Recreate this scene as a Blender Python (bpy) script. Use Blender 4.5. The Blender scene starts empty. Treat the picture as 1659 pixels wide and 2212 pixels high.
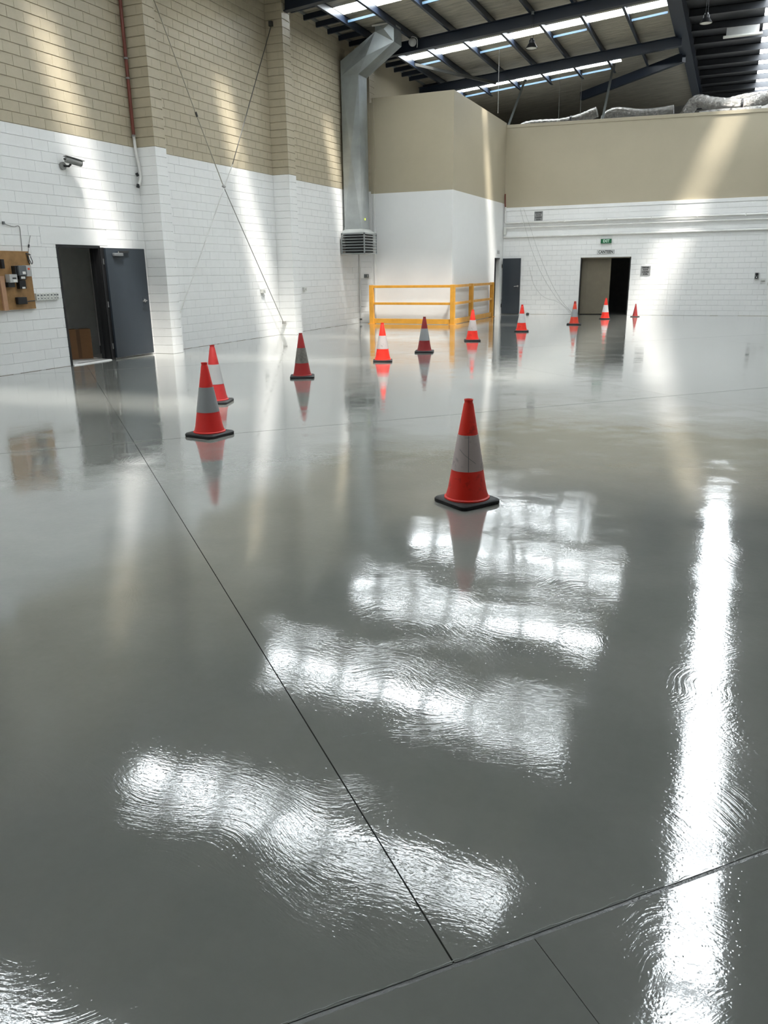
import bpy, bmesh, math, random
from mathutils import Vector, Matrix
random.seed(7)
S = bpy.context.scene
COL = S.collection

# ------------------------------------------------------------------ camera
cam_d = bpy.data.cameras.new('camera')
cam = bpy.data.objects.new('camera', cam_d); COL.objects.link(cam)
cam_d.sensor_fit = 'HORIZONTAL'; cam_d.sensor_width = 36.0
cam_d.lens = 36.0 * 1690.0 / 1659.0
cam_d.clip_start = 0.05; cam_d.clip_end = 200
r_ = Vector((0.9201248522885601, 0.39140428865897264, -0.013150628134011683))
u_ = Vector((-0.10316256531657117, 0.27463779344804007, 0.9559976817583271))
f_ = Vector((-0.3777932520814256, 0.8782805731822577, -0.2930793296232013))
cam.matrix_world = Matrix(((r_.x, u_.x, -f_.x, 0), (r_.y, u_.y, -f_.y, 0), (r_.z, u_.z, -f_.z, 1.5), (0, 0, 0, 1)))
S.camera = cam

# ------------------------------------------------------------------ world, exposure
SKY = 4.0                       # brightness of the translucent roof sheets in daylight
sun_d = bpy.data.lights.new('sun_offscreen', 'SUN'); sun_d.energy = 10.0; sun_d.angle = math.radians(8.0); sun_d.color = (1.0, .96, .90)
sun = bpy.data.objects.new('sun_offscreen', sun_d); COL.objects.link(sun); sun.location = (4, 10, 20)
sun.rotation_euler = Vector((-.374, .30, -1)).to_track_quat('-Z', 'Y').to_euler()   # late-morning sun, read off the light streaks on the walls
w = bpy.data.worlds.new('world'); S.world = w; w.use_nodes = True
w.node_tree.nodes['Background'].inputs[0].default_value = (0.75, 0.87, 1.0, 1)
w.node_tree.nodes['Background'].inputs[1].default_value = 1.0
S.view_settings.view_transform = 'Standard'
S.view_settings.look = 'None'
S.view_settings.gamma = 1.0
S.view_settings.use_curve_mapping = False
S.view_settings.exposure = 1.48

# ------------------------------------------------------------------ helpers
def lin(c):
    c = c / 255.0
    return c / 12.92 if c <= 0.04045 else ((c + 0.055) / 1.055) ** 2.4
def rgb(r, g, b): return (lin(r), lin(g), lin(b), 1.0)

class N:
    def __init__(s, name):
        s.m = bpy.data.materials.new(name); s.m.use_nodes = True
        s.t = s.m.node_tree; s.b = s.t.nodes['Principled BSDF']
    def n(s, typ, **kw):
        o = s.t.nodes.new(typ)
        for k, v in kw.items():
            if isinstance(k, str) and k.startswith('i_'): o.inputs[k[2:].replace('_', ' ')].default_value = v
            else: setattr(o, k, v)
        return o
    def l(s, a, b): s.t.links.new(a, b)
    def pos(s, scale=(1, 1, 1)):
        g = s.n('ShaderNodeNewGeometry'); mp = s.n('ShaderNodeMapping'); mp.inputs['Scale'].default_value = scale
        s.l(g.outputs['Position'], mp.inputs['Vector']); return mp.outputs[0]
    def noise(s, vec, scale, detail=4, rough=.55, dist=0.0):
        t = s.n('ShaderNodeTexNoise'); t.inputs['Scale'].default_value = scale
        t.inputs['Detail'].default_value = detail; t.inputs['Roughness'].default_value = rough
        t.inputs['Distortion'].default_value = dist
        if vec is not None: s.l(vec, t.inputs['Vector'])
        return t.outputs['Fac']
    def ramp(s, fac, stops):
        r = s.n('ShaderNodeValToRGB'); e = r.color_ramp.elements
        e[0].position, e[0].color = stops[0]; e[1].position, e[1].color = stops[-1]
        for p, c in stops[1:-1]:
            x = e.new(p); x.color = c
        s.l(fac, r.inputs[0]); return r.outputs[0]
    def mr(s, fac, a, b, c, d):
        r = s.n('ShaderNodeMapRange'); s.l(fac, r.inputs[0])
        for i, v in zip((1, 2, 3, 4), (a, b, c, d)): r.inputs[i].default_value = v
        return r.outputs[0]
    def smooth(s, fac, a, b, c, d):
        o = s.mr(fac, a, b, c, d); o.node.interpolation_type = 'SMOOTHSTEP'; return o
    def math(s, op, a, b):
        m = s.n('ShaderNodeMath', operation=op)
        for i, v in enumerate((a, b)):
            if hasattr(v, 'default_value') or hasattr(v, 'is_linked'): s.l(v, m.inputs[i])
            else: m.inputs[i].default_value = v
        return m.outputs[0]
    def bump(s, h, dist, strength=1.0, normal=None):
        b = s.n('ShaderNodeBump'); b.inputs['Distance'].default_value = dist; b.inputs['Strength'].default_value = strength
        s.l(h, b.inputs['Height'])
        if normal is not None: s.l(normal, b.inputs['Normal'])
        return b.outputs[0]

def plain(name, col, rough=.5, metal=0.0, var=.06, scale=6, bump=0.0, bscale=60, spec=.5):
    k = N(name); v = k.pos()
    f = k.noise(v, scale)
    c0 = tuple(max(0, x * (1 - var)) for x in col[:3]) + (1,); c1 = tuple(min(1, x * (1 + var)) for x in col[:3]) + (1,)
    k.l(k.ramp(f, [(.3, c0), (.7, c1)]), k.b.inputs['Base Color'])
    k.b.inputs['Roughness'].default_value = rough; k.b.inputs['Metallic'].default_value = metal
    k.b.inputs['Specular IOR Level'].default_value = spec
    if bump: k.l(k.bump(k.noise(v, bscale), bump), k.b.inputs['Normal'])
    return k.m

M = {}
# --- wall paints
def paint(name, col, var, rough, blot=.5):
    k = N(name); v = k.pos()
    a = k.noise(v, .9, 5, .6); b = k.noise(v, 7, 4, .6)
    f = k.math('ADD', k.math('MULTIPLY', a, blot), k.math('MULTIPLY', b, 1 - blot))
    c0 = tuple(x * (1 - var) for x in col[:3]) + (1,); c1 = tuple(min(1, x * (1 + var)) for x in col[:3]) + (1,)
    k.l(k.ramp(f, [(.35, c0), (.65, c1)]), k.b.inputs['Base Color'])
    k.b.inputs['Roughness'].default_value = rough
    k.b.inputs['Specular IOR Level'].default_value = .5
    k.l(k.bump(k.noise(v, 70, 3, .6), .0012), k.b.inputs['Normal'])
    return k.m
M['white'] = paint('white_block_paint', (.82, .82, .805), .025, .38)
M['beige'] = paint('beige_block_paint', (.44, .385, .278), .07, .38)
M['white_smooth'] = paint('white_board_paint', (.78, .78, .765), .02, .36, .8)
M['beige_smooth'] = paint('beige_board_paint', (.42, .37, .268), .03, .36, .8)
M['mortar_w'] = plain('white_mortar', (.70, .70, .685, 1), .7)
M['mortar_b'] = plain('brown_grey_mortar', (.20, .17, .125, 1), .9, var=.2)
M['mortar_p'] = plain('painted_beige_mortar', (.34, .30, .225, 1), .8, var=.1)
# --- floor
def floor_mat():
    k = N('grey_epoxy_floor'); v = k.pos()
    big = k.noise(v, .5, 3, .5, .3); mid = k.noise(v, 2.4, 4, .55, .2); fine = k.noise(v, 26, 4, .6)
    f = k.math('ADD', k.math('MULTIPLY', big, .55), k.math('ADD', k.math('MULTIPLY', mid, .33), k.math('MULTIPLY', fine, .12)))
    k.l(k.ramp(f, [(.34, (.270, .283, .258, 1)), (.5, (.312, .320, .293, 1)), (.66, (.358, .360, .330, 1))]), k.b.inputs['Base Color'])
    k.l(k.mr(mid, .3, .7, .05, .09), k.b.inputs['Roughness'])
    k.b.inputs['IOR'].default_value = 1.42; k.b.inputs['Coat Weight'].default_value = 1.0; k.b.inputs['Coat IOR'].default_value = 1.40; k.b.inputs['Coat Roughness'].default_value = .035
    # trowel ripples: short strokes that swirl, patchy in strength, over a gentle undulation
    warp = k.n('ShaderNodeTexNoise'); warp.inputs['Scale'].default_value = 1.1; warp.inputs['Detail'].default_value = 2
    k.l(v, warp.inputs['Vector'])
    add = k.n('ShaderNodeVectorMath', operation='MULTIPLY_ADD'); k.l(warp.outputs['Color'], add.inputs[0])
    add.inputs[1].default_value = (1.2, 1.2, 0); k.l(v, add.inputs[2])
    mp = k.n('ShaderNodeMapping'); mp.inputs['Scale'].default_value = (30, 85, 1); mp.inputs['Rotation'].default_value = (0, 0, .35)
    k.l(add.outputs[0], mp.inputs['Vector'])
    strokes = k.noise(mp.outputs[0], 1.0, 3, .55)
    mp2 = k.n('ShaderNodeMapping'); mp2.inputs['Scale'].default_value = (9, 30, 1); mp2.inputs['Rotation'].default_value = (0, 0, -.5)
    k.l(add.outputs[0], mp2.inputs['Vector'])
    strokes2 = k.noise(mp2.outputs[0], 1.0, 3, .6)
    peel = k.noise(v, 95, 2, .5)
    patch = k.smooth(k.noise(v, 2.3, 2, .5), .32, .66, .35, 1.0)
    h = k.math('ADD', k.math('ADD', strokes, strokes2), k.math('MULTIPLY', peel, .3))
    h = k.math('MULTIPLY', k.math('SUBTRACT', h, 1.15), patch)
    vo = k.n('ShaderNodeTexVoronoi'); vo.inputs['Scale'].default_value = 75; k.l(v, vo.inputs['Vector'])
    pit = k.mr(vo.outputs['Distance'], .0, .28, 0.0, 1.0)
    n1 = k.bump(k.noise(v, 2.2, 2, .5), .0006)
    n1 = k.bump(pit, .00007, 1.0, n1)
    n2 = k.bump(h, .00036, 1.0, n1)
    k.l(n2, k.b.inputs['Normal']); k.l(n2, k.b.inputs['Coat Normal'])
    return k.m
M['floor'] = floor_mat()
M['joint'] = plain('bare_concrete_joint', (.10, .098, .09, 1), .9)
M['sealant'] = plain('grey_joint_sealant', (.17, .175, .165, 1), .22, var=.15, bump=.004, bscale=45)
M['epoxy_edge'] = plain('epoxy_ridge_painted_glint', (.62, .64, .63, 1), .12, bump=.003, bscale=50)  # pale base colour stands in for highlights on the ridges
# --- roof
def foil():
    k = N('wrinkled_foil_insulation')
    v = k.pos((.9, 6, 3)); w_ = k.noise(v, 1.6, 6, .65, .8)
    k.l(k.ramp(w_, [(.3, (.30, .275, .22, 1)), (.7, (.60, .56, .46, 1))]), k.b.inputs['Base Color'])
    k.b.inputs['Metallic'].default_value = .45; k.b.inputs['Roughness'].default_value = .42
    k.l(k.bump(w_, .10), k.b.inputs['Normal']); return k.m
M['foil'] = foil()
M['sheet_dark'] = plain('dark_roof_sheet', (.035, .037, .042, 1), .45, .2)
M['navy'] = plain('navy_painted_steel', (.011, .018, .034, 1), .42)
M['blue'] = plain('light_blue_bridging', (.04, .095, .15, 1), .4)
M['galv'] = plain('galvanised_sheet', (.30, .325, .325, 1), .42, .6, .12, 2.5)
M['dark_in'] = plain('dusty_grey_lining', (.22, .22, .21, 1), .8)
def skylight_mat(name, clear):
    k = N(name); k.t.nodes.remove(k.b)
    v = k.pos(); br = k.n('ShaderNodeTexBrick'); br.inputs['Scale'].default_value = 2.2
    br.inputs['Color1'].default_value = (.90, .965, 1, 1); br.inputs['Color2'].default_value = (.92, .975, 1, 1)
    br.inputs['Mortar'].default_value = (.74, .82, .86, 1); br.inputs['Mortar Size'].default_value = .012
    k.l(v, br.inputs['Vector'])
    e = k.n('ShaderNodeEmission'); e.inputs['Strength'].default_value = SKY
    k.l(br.outputs['Color'], e.inputs['Color'])
    tr = k.n('ShaderNodeBsdfTransparent'); tr.inputs[0].default_value = (clear, clear, clear, 1)
    ad_ = k.n('ShaderNodeAddShader'); k.l(e.outputs[0], ad_.inputs[0]); k.l(tr.outputs[0], ad_.inputs[1])
    k.l(ad_.outputs[0], k.t.nodes['Material Output'].inputs['Surface']); return k.m
M['sky'] = skylight_mat('clear_fibreglass_roof_sheet', .7)
# --- things
M['door'] = plain('charcoal_door_paint', rgb(47, 54, 61), .38, var=.04)
M['frame'] = plain('black_door_frame_paint', rgb(32, 32, 33), .4)
M['steel'] = plain('brushed_steel', (.55, .55, .55, 1), .28, 1.0)
M['black'] = plain('black_plastic', (.012, .012, .013, 1), .42)
M['rubber'] = plain('black_rubber', (.017, .017, .018, 1), .55, var=.3, bump=.002, bscale=90)
M['yellow'] = plain('yellow_rail_paint', (.63, .30, .035, 1), .42, var=.12, scale=5)
M['cardboard'] = plain('brown_cardboard', (.23, .115, .05, 1), .8, bump=.002)
M['tape'] = plain('brown_packing_tape', (.13, .06, .022, 1), .35)
M['ply'] = plain('brown_meter_board', (.30, .165, .06, 1), .65, var=.2, scale=9)
M['pine'] = plain('pale_wood_batten', (.42, .24, .14, 1), .6, var=.15)
M['grey_plastic'] = plain('mid_grey_plastic', (.13, .14, .145, 1), .42)
M['lgrey'] = plain('light_grey_plastic', (.45, .45, .44, 1), .42)
M['wplastic'] = plain('off_white_plastic', (.66, .66, .62, 1), .4)
M['label'] = plain('white_sticker', (.75, .75, .72, 1), .5)
M['red'] = plain('red_sticker', (.6, .08, .03, 1), .5)
M['redpipe'] = plain('red_oxide_pipe', (.15, .035, .022, 1), .45, var=.15)
M['wpipe'] = plain('white_painted_conduit', (.72, .71, .68, 1), .4)
M['rodgrey'] = plain('grey_steel_rod', (.34, .33, .31, 1), .45)
M['rodbeige'] = plain('beige_painted_rod', (.36, .33, .27, 1), .5)
M['roddark'] = plain('dark_steel_rod', (.05, .05, .045, 1), .5)
M['camgrey'] = plain('weathered_grey_housing', (.26, .26, .25, 1), .5, var=.2)
M['green'] = plain('exit_sign_green', (.008, .12, .045, 1), .35)
M['signwhite'] = plain('sign_white', (.70, .72, .70, 1), .4)
M['exitletter'] = plain('pale_green_lettering', (.62, .85, .70, 1), .4)
M['signgrey'] = plain('grey_metal_sign', (.28, .285, .28, 1), .45)
M['ink'] = plain('black_lettering', (.01, .01, .01, 1), .5)
M['brownpanel'] = plain('olive_brown_sliding_panel', (.15, .128, .088, 1), .5)
M['annex'] = plain('grey_unseen_lining', (.25, .25, .245, 1), .7)  # lining of the added unseen annex, also on the near wall
M['roomgrey'] = plain('grey_inner_wall', (.62, .62, .59, 1), .6)
M['duct'] = (lambda k: (k.l(k.bump(k.noise(k.pos(), 11, 5, .7, .8), .09), k.b.inputs['Normal']),
                        k.b.inputs['Base Color'].__setattr__('default_value', (.40, .39, .365, 1)),
                        k.b.inputs['Metallic'].__setattr__('default_value', .9),
                        k.b.inputs['Roughness'].__setattr__('default_value', .24), k.m)[-1])(N('silver_foil_duct'))
M['diffuser'] = plain('lamp_diffuser', (.75, .75, .7, 1), .4)
M['wire'] = plain('grey_cable', (.26, .26, .25, 1), .5)

def cone_plastic(name, col, dirt, amt):
    k = N(name); tc = k.n('ShaderNodeTexCoord'); v = tc.outputs['Object']
    a = k.noise(v, 9, 6, .7, .5); b = k.noise(v, 40, 3, .6)
    f = k.math('ADD', k.math('MULTIPLY', a, .75), k.math('MULTIPLY', b, .25))
    k.l(k.ramp(f, [(.30, dirt), (.30 + amt, col), (.8, col)]), k.b.inputs['Base Color'])
    k.b.inputs['Roughness'].default_value = .45
    return k.m
RED_B = cone_plastic('bright_red_cone_plastic', (1.0, .036, .018, 1), (.5, .02, .012, 1), .16)
RED_M = cone_plastic('red_cone_plastic', (.82, .026, .02, 1), (.6, .02, .015, 1), .12)
RED_D = cone_plastic('dull_red_cone_plastic', (.42, .025, .025, 1), (.25, .02, .02, 1), .15)
RED_O = cone_plastic('orange_red_cone_plastic', (.78, .06, .025, 1), (.4, .03, .02, 1), .15)
BAND_DIRTY = cone_plastic('scuffed_pinkish_band', (.66, .55, .53, 1), (.26, .22, .215, 1), .16)
BAND_GREY = cone_plastic('clean_grey_band', (.33, .34, .345, 1), (.27, .28, .285, 1), .1)
BAND_SOIL = cone_plastic('soiled_brown_grey_band', (.22, .205, .18, 1), (.10, .09, .075, 1), .25)
BAND_PALE = cone_plastic('pale_stained_band', (.60, .53, .51, 1), (.30, .26, .24, 1), .16)
BAND_WHITE = cone_plastic('white_band', (.72, .70, .69, 1), (.5, .48, .46, 1), .12)

# ---- mesh builder (world coordinates; build() moves them under the parent)
class MB:
    def __init__(s): s.v = []; s.f = []
    def _add(s, vs, fs):
        o = len(s.v); s.v += [tuple(p) for p in vs]; s.f += [tuple(i + o for i in q) for q in fs]; return s
    def box(s, x0, x1, y0, y1, z0, z1):
        return s._add([(x0, y0, z0), (x1, y0, z0), (x1, y1, z0), (x0, y1, z0), (x0, y0, z1), (x1, y0, z1), (x1, y1, z1), (x0, y1, z1)],
                      [(3, 2, 1, 0), (4, 5, 6, 7), (0, 1, 5, 4), (1, 2, 6, 5), (2, 3, 7, 6), (3, 0, 4, 7)])
    def hexa(s, vs):   # 8 corners: bottom 0-3 ccw, top 4-7
        return s._add(vs, [(3, 2, 1, 0), (4, 5, 6, 7), (0, 1, 5, 4), (1, 2, 6, 5), (2, 3, 7, 6), (3, 0, 4, 7)])
    def bar(s, a, b, w, h, up=(0, 0, 1)):
        a = Vector(a); b = Vector(b); d = (b - a).normalized(); u = Vector(up)
        x = d.cross(u).normalized(); u = x.cross(d).normalized()
        c = []
        for p in (a, b):
            for sx, su in ((-1, -1), (1, -1), (1, 1), (-1, 1)): c.append(p + x * (sx * w / 2) + u * (su * h / 2))
        return s._add(c, [(3, 2, 1, 0), (4, 5, 6, 7), (0, 1, 5, 4), (1, 2, 6, 5), (2, 3, 7, 6), (3, 0, 4, 7)])
    def tube(s, pts, r, n=10, caps=True, rfun=None):
        pts = [Vector(p) for p in pts]; rings = []; prev = None
        for i, p in enumerate(pts):
            d = (pts[min(i + 1, len(pts) - 1)] - pts[max(i - 1, 0)]).normalized()
            if prev is None:
                a = Vector((0, 0, 1)) if abs(d.z) < .9 else Vector((1, 0, 0))
                x = d.cross(a).normalized()
            else: x = (prev - d * prev.dot(d)).normalized()
            prev = x; y = d.cross(x)
            rr = rfun(i) if rfun else r
            rings.append([p + x * (rr * math.cos(2 * math.pi * k / n)) + y * (rr * math.sin(2 * math.pi * k / n)) for k in range(n)])
        vs = [q for ring in rings for q in ring]; fs = []
        for i in range(len(pts) - 1):
            for k in range(n): fs.append((i * n + k, i * n + (k + 1) % n, (i + 1) * n + (k + 1) % n, (i + 1) * n + k))
        if caps: fs += [tuple(range(n - 1, -1, -1)), tuple((len(pts) - 1) * n + k for k in range(n))]
        return s._add(vs, fs)
    def lathe(s, prof, n=32, c=(0, 0, 0)):
        vs = []; fs = []; m = len(prof)
        for k in range(n):
            a = 2 * math.pi * k / n
            for r, z in prof: vs.append((c[0] + r * math.cos(a), c[1] + r * math.sin(a), c[2] + z))
        for k in range(n):
            for i in range(m - 1): fs.append((k * m + i, ((k + 1) % n) * m + i, ((k + 1) % n) * m + i + 1, k * m + i + 1))
        return s._add(vs, fs)
    def prism_y(s, poly, y0, y1):   # poly of (x,z), extruded along y
        n = len(poly)
        return s._add([(x, y0, z) for x, z in poly] + [(x, y1, z) for x, z in poly],
                      [tuple(range(n)), tuple(range(2 * n - 1, n - 1, -1))] + [((i + 1) % n, i, n + i, n + (i + 1) % n) for i in range(n)])
    def prism_z(s, poly, z0, z1):
        n = len(poly)
        return s._add([(x, y, z0) for x, y in poly] + [(x, y, z1) for x, y in poly],
                      [tuple(range(n - 1, -1, -1)), tuple(range(n, 2 * n))] + [(i, (i + 1) % n, n + (i + 1) % n, n + i) for i in range(n)])
    def build(s, name, mat, parent=None, local=False, smooth=False, bevel=0.0, origin=None, seg=2):
        off = Vector((0, 0, 0))
        if not local:
            q = parent
            while q is not None: off += q.location; q = q.parent
        if origin is not None and parent is None: off = Vector(origin)
        me = bpy.data.meshes.new(name)
        me.from_pydata([(x - off.x, y - off.y, z - off.z) for x, y, z in s.v], [], s.f)
        bm = bmesh.new(); bm.from_mesh(me)
        bmesh.ops.recalc_face_normals(bm, faces=bm.faces)
        if bevel: bmesh.ops.bevel(bm, geom=list(bm.edges), offset=bevel, segments=seg, affect='EDGES', profile=.7, clamp_overlap=True)
        bm.to_mesh(me); bm.free()
        if smooth:
            for p in me.polygons: p.use_smooth = True
            me.set_sharp_from_angle(angle=math.radians(40)) if hasattr(me, 'set_sharp_from_angle') else None
        me.materials.append(M[mat] if isinstance(mat, str) else mat)
        o = bpy.data.objects.new(name, me); COL.objects.link(o)
        if parent is not None: o.parent = parent
        elif origin is not None: o.location = origin
        return o
def tag(o, label, cat, group=None, kind=None):
    o['label'] = label; o['category'] = cat
    if group: o['group'] = group
    if kind: o['kind'] = kind
    return o
def thing(name, loc, label, cat, group=None, rz=0.0, kind=None):
    o = bpy.data.objects.new(name, None); COL.objects.link(o); o.location = loc; o.rotation_euler = (0, 0, rz)
    o.empty_display_size = .1
    return tag(o, label, cat, group, kind)
def link_copy(mesh_obj_data, name, loc, parent, scale=(1, 1, 1), rot=None):
    o = bpy.data.objects.new(name, mesh_obj_data); COL.objects.link(o); o.parent = parent; o.location = loc; o.scale = scale
    if rot: o.rotation_euler = rot
    return o
def lettering(text, size, mat, loc, rot, parent, align='CENTER', extrude=.002, sx=1.0):
    cu = bpy.data.curves.new('lettering', 'FONT'); cu.body = text; cu.size = size; cu.align_x = align; cu.align_y = 'CENTER'
    cu.extrude = extrude; cu.resolution_u = 3; cu.offset = size * .03
    t = bpy.data.objects.new('lettering_source', cu); COL.objects.link(t)
    dg = bpy.context.evaluated_depsgraph_get(); me = bpy.data.meshes.new_from_object(t.evaluated_get(dg))
    bpy.data.objects.remove(t); bpy.data.curves.remove(cu)
    me.name = 'lettering'; me.materials.clear(); me.materials.append(M[mat])
    o = bpy.data.objects.new('lettering', me); COL.objects.link(o); o.parent = parent
    q = Vector(loc); p = parent
    while p is not None: q -= p.location; p = p.parent
    o.location = q; o.rotation_euler = rot; o.scale = (sx, 1, 1)
    return o
def catmull(pts, k=8):
    P = [Vector(p) for p in pts]; P = [P[0] * 2 - P[1]] + P + [P[-1] * 2 - P[-2]]; out = []
    for i in range(1, len(P) - 2):
        for j in range(k):
            t = j / k; a, b, c, d = P[i - 1], P[i], P[i + 1], P[i + 2]
            out.append(.5 * ((2 * b) + (c - a) * t + (2 * a - 5 * b + 4 * c - d) * t * t + (3 * b - a - 3 * c + d) * t ** 3))
    out.append(P[-2]); return out

# ------------------------------------------------------------------ dimensions (metres)
WX = -10.5            # face of the left wall
BY = 28.4             # face of the back wall
EX, NY, FY = 9.5, -6.0, 40.0   # right wall, near wall, far end beyond the back wall
CH = 0.1645           # block course
PAINT = 23 * CH       # top of the white paint on the left wall
BL = 0.33             # block length
PIL = [(8.03, 8.36), (12.90, 13.23), (17.87, 18.23), (22.74, 23.1)]
PD = 0.44             # pilaster depth
def roof_z(x): return 7.70 + .077 * (x + 10.5)

# ------------------------------------------------------------------ floor: slabs between 45-degree saw cuts
floor = MB().box(WX - .3, EX + .3, NY - .3, FY, -.32, -.12).build('floor', 'joint')
tag(floor, 'glossy grey epoxy coated concrete floor of the hall', 'floor', kind='structure')
def clip(poly, a, b, c):   # keep a*x+b*y<=c
    out = []
    for i in range(len(poly)):
        p, q = poly[i], poly[(i + 1) % len(poly)]
        dp, dq = a * p[0] + b * p[1] - c, a * q[0] + b * q[1] - c
        if dp <= 0: out.append(p)
        if dp * dq < 0:
            t = dp / (dp - dq); out.append((p[0] + (q[0] - p[0]) * t, p[1] + (q[1] - p[1]) * t))
    return out
# cut A through (-0.42,1.34) and (-8.1,8.67); cuts B with y-x = const
ax, ay = 7.33, 7.68; ac = ax * -.42 + ay * 1.34; an = math.hypot(ax, ay)
ac2 = ax * -.27 + ay * 1.48
g = .0045
rect = [(WX - .2, NY), (EX, NY), (EX, FY - .2), (WX - .2, FY - .2)]
vcuts = [-7.25, 1.75, 10.75, 19.75]
bands = [(None, -7.25), (-7.25, 1.75), (1.75, 10.75), (10.75, 19.75), (19.75, None)]
# slab rows step across; the long joint runs on beyond each cross joint
offs = {0: ac2, 1: ac2, 2: ac, 3: ac, 4: ac}
step = 9.0 / math.sqrt(2) * an
for bi, (lo, hi) in enumerate(bands):
    base = rect
    rt = math.sqrt(2)
    if lo is not None: base = clip(base, 1, -1, -(lo + .006 * rt))
    if hi is not None: base = clip(base, -1, 1, hi - .006 * rt)
    cs = [offs[bi] + k * step for k in (-2, -1, 0, 1, 2, 3, 4, 5)]
    edges = [None] + cs + [None]
    for i in range(len(edges) - 1):
        p = base
        ga = g if bi in (2, 3) and True else .002
        if edges[i] is not None: p = clip(p, -ax, -ay, -(edges[i] + ga * an * .5))
        if edges[i + 1] is not None: p = clip(p, ax, ay, edges[i + 1] - ga * an * .5)
        if len(p) >= 3:
            m = MB().prism_z(p, -.12, 0.0)
            o = m.build('slab', 'floor', floor)
# sealant in the cross joints, with a raised lip of epoxy beside the nearest one
def cutline(v, z0, z1, w0, w1, mat, name, jitter=0.0, xr=(-11, 6), n=60):
    s = 1 / math.sqrt(2); m = MB(); pts = []
    x0, x1 = xr
    for i in range(n + 1):
        x = x0 + (x1 - x0) * i / n; y = x + v
        if y < NY or y > FY - .5 or x < WX or x > EX: continue
        pts.append((x, y))
    for (xa, ya), (xb, yb) in zip(pts[:-1], pts[1:]):
        j0 = random.uniform(-jitter, jitter); 
        nx, ny = s, -s
        m.hexa([(xa + nx * (w0), ya + ny * (w0), z0), (xb + nx * (w0), yb + ny * (w0), z0), (xb + nx * (w1 + j0), yb + ny * (w1 + j0), z0), (xa + nx * (w1 + j0), ya + ny * (w1 + j0), z0),
                (xa + nx * (w0), ya + ny * (w0), z1 + j0 * .2), (xb + nx * (w0), yb + ny * (w0), z1 + j0 * .2), (xb + nx * (w1 + j0), yb + ny * (w1 + j0), z1), (xa + nx * (w1 + j0), ya + ny * (w1 + j0), z1)])
    return m.build(name, mat, floor)
for v in vcuts: cutline(v, -.02, -.0015, -.007, .007, 'sealant', 'joint_sealant')
# epoxy run-over ridges along the near cross joint and scratches; pale colour paints their highlights
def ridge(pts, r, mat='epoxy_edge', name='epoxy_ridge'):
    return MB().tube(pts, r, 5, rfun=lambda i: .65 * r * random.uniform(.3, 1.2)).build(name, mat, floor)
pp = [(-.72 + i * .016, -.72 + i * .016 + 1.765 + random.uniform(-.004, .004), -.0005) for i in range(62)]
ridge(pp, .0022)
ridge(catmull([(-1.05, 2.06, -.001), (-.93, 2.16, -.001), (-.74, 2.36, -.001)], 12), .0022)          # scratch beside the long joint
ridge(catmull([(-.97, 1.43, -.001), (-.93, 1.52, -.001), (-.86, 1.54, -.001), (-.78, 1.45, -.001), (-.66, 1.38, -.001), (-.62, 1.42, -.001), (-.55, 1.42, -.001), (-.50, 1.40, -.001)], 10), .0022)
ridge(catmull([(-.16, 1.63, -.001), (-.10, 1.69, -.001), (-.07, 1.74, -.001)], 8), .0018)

# ------------------------------------------------------------------ block walls
def block_mesh(name, L, H, D, ch, mat, axis):
    """one block, outer face at +n, chamfered front edge; local origin at its corner on the wall face"""
    g1, g2 = (.0003, .0026) if mat == 'white' else (.0014, .0060)
    ch = .0025 if mat == 'white' else ch
    cv = .001 if mat == 'white' else .002
    a0, a1, z0, z1 = g1, L - g1, g2, H - g2
    pts = []
    for d, c, e in ((-D, 0, 0), (-ch, 0, 0), (0, ch, cv)):
        for a, z in ((a0 + e, z0 + c), (a1 - e, z0 + c), (a1 - e, z1 - c), (a0 + e, z1 - c)):
            pts.append((d, a, z) if axis == 'x' else (a, -d, z))
    fs = [(8, 9, 10, 11)]
    for k in (0, 4):
        for i in range(4): fs.append((k + i, k + (i + 1) % 4, k + 4 + (i + 1) % 4, k + 4 + i))
    me = bpy.data.meshes.new(name); me.from_pydata(pts, [], fs)
    bm = bmesh.new(); bm.from_mesh(me); bmesh.ops.recalc_face_normals(bm, faces=bm.faces)
    # open back: make sure the front face looks outwards
    n = bm.faces[:] and [f for f in bm.faces if len(f.verts) == 4][0]
    bm.faces.ensure_lookup_table()
    want = Vector((1, 0, 0)) if axis == 'x' else Vector((0, -1, 0))
    if bm.faces[0].normal.dot(want) < 0: bmesh.ops.reverse_faces(bm, faces=bm.faces)
    bm.to_mesh(me); bm.free(); me.materials.append(M[mat]); return me
def course_blocks(a0, a1, z0, z1, holes, off=0.0):
    """running bond: (a, b, za, zb) rectangles"""
    out = []; row = 0; z = z0
    while z < z1 - .02:
        zt = min(z + CH, z1)
        iv = [(a0, a1, z, zt)]
        for (h0, h1, hz0, hz1) in holes:
            if hz1 <= z + .003 or hz0 >= zt - .003: continue
            nv = []
            for (p, q, s0, s1) in iv:
                if q <= h0 or p >= h1: nv.append((p, q, s0, s1)); continue
                if p < h0 - .01: nv.append((p, h0, s0, s1))
                if q > h1 + .01: nv.append((h1, q, s0, s1))
                if hz1 < s1 - .02: nv.append((max(p, h0), min(q, h1), hz1, s1))
                if hz0 > s0 + .02: nv.append((max(p, h0), min(q, h1), s0, hz0))
            iv = nv
        for (p, q, s0, s1) in iv:
            st = off + (BL / 2 if row % 2 else 0)
            k = math.floor((p - st) / BL) ; a = p
            while a < q - .001:
                b = min(st + (k + 1) * BL, q); k += 1
                if q - b < .04: b = q
                if b - a > .02: out.append((a, b, s0, s1)); a = b
                elif b <= a: continue
                else: a = b
        z += CH; row += 1
    return out
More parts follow.
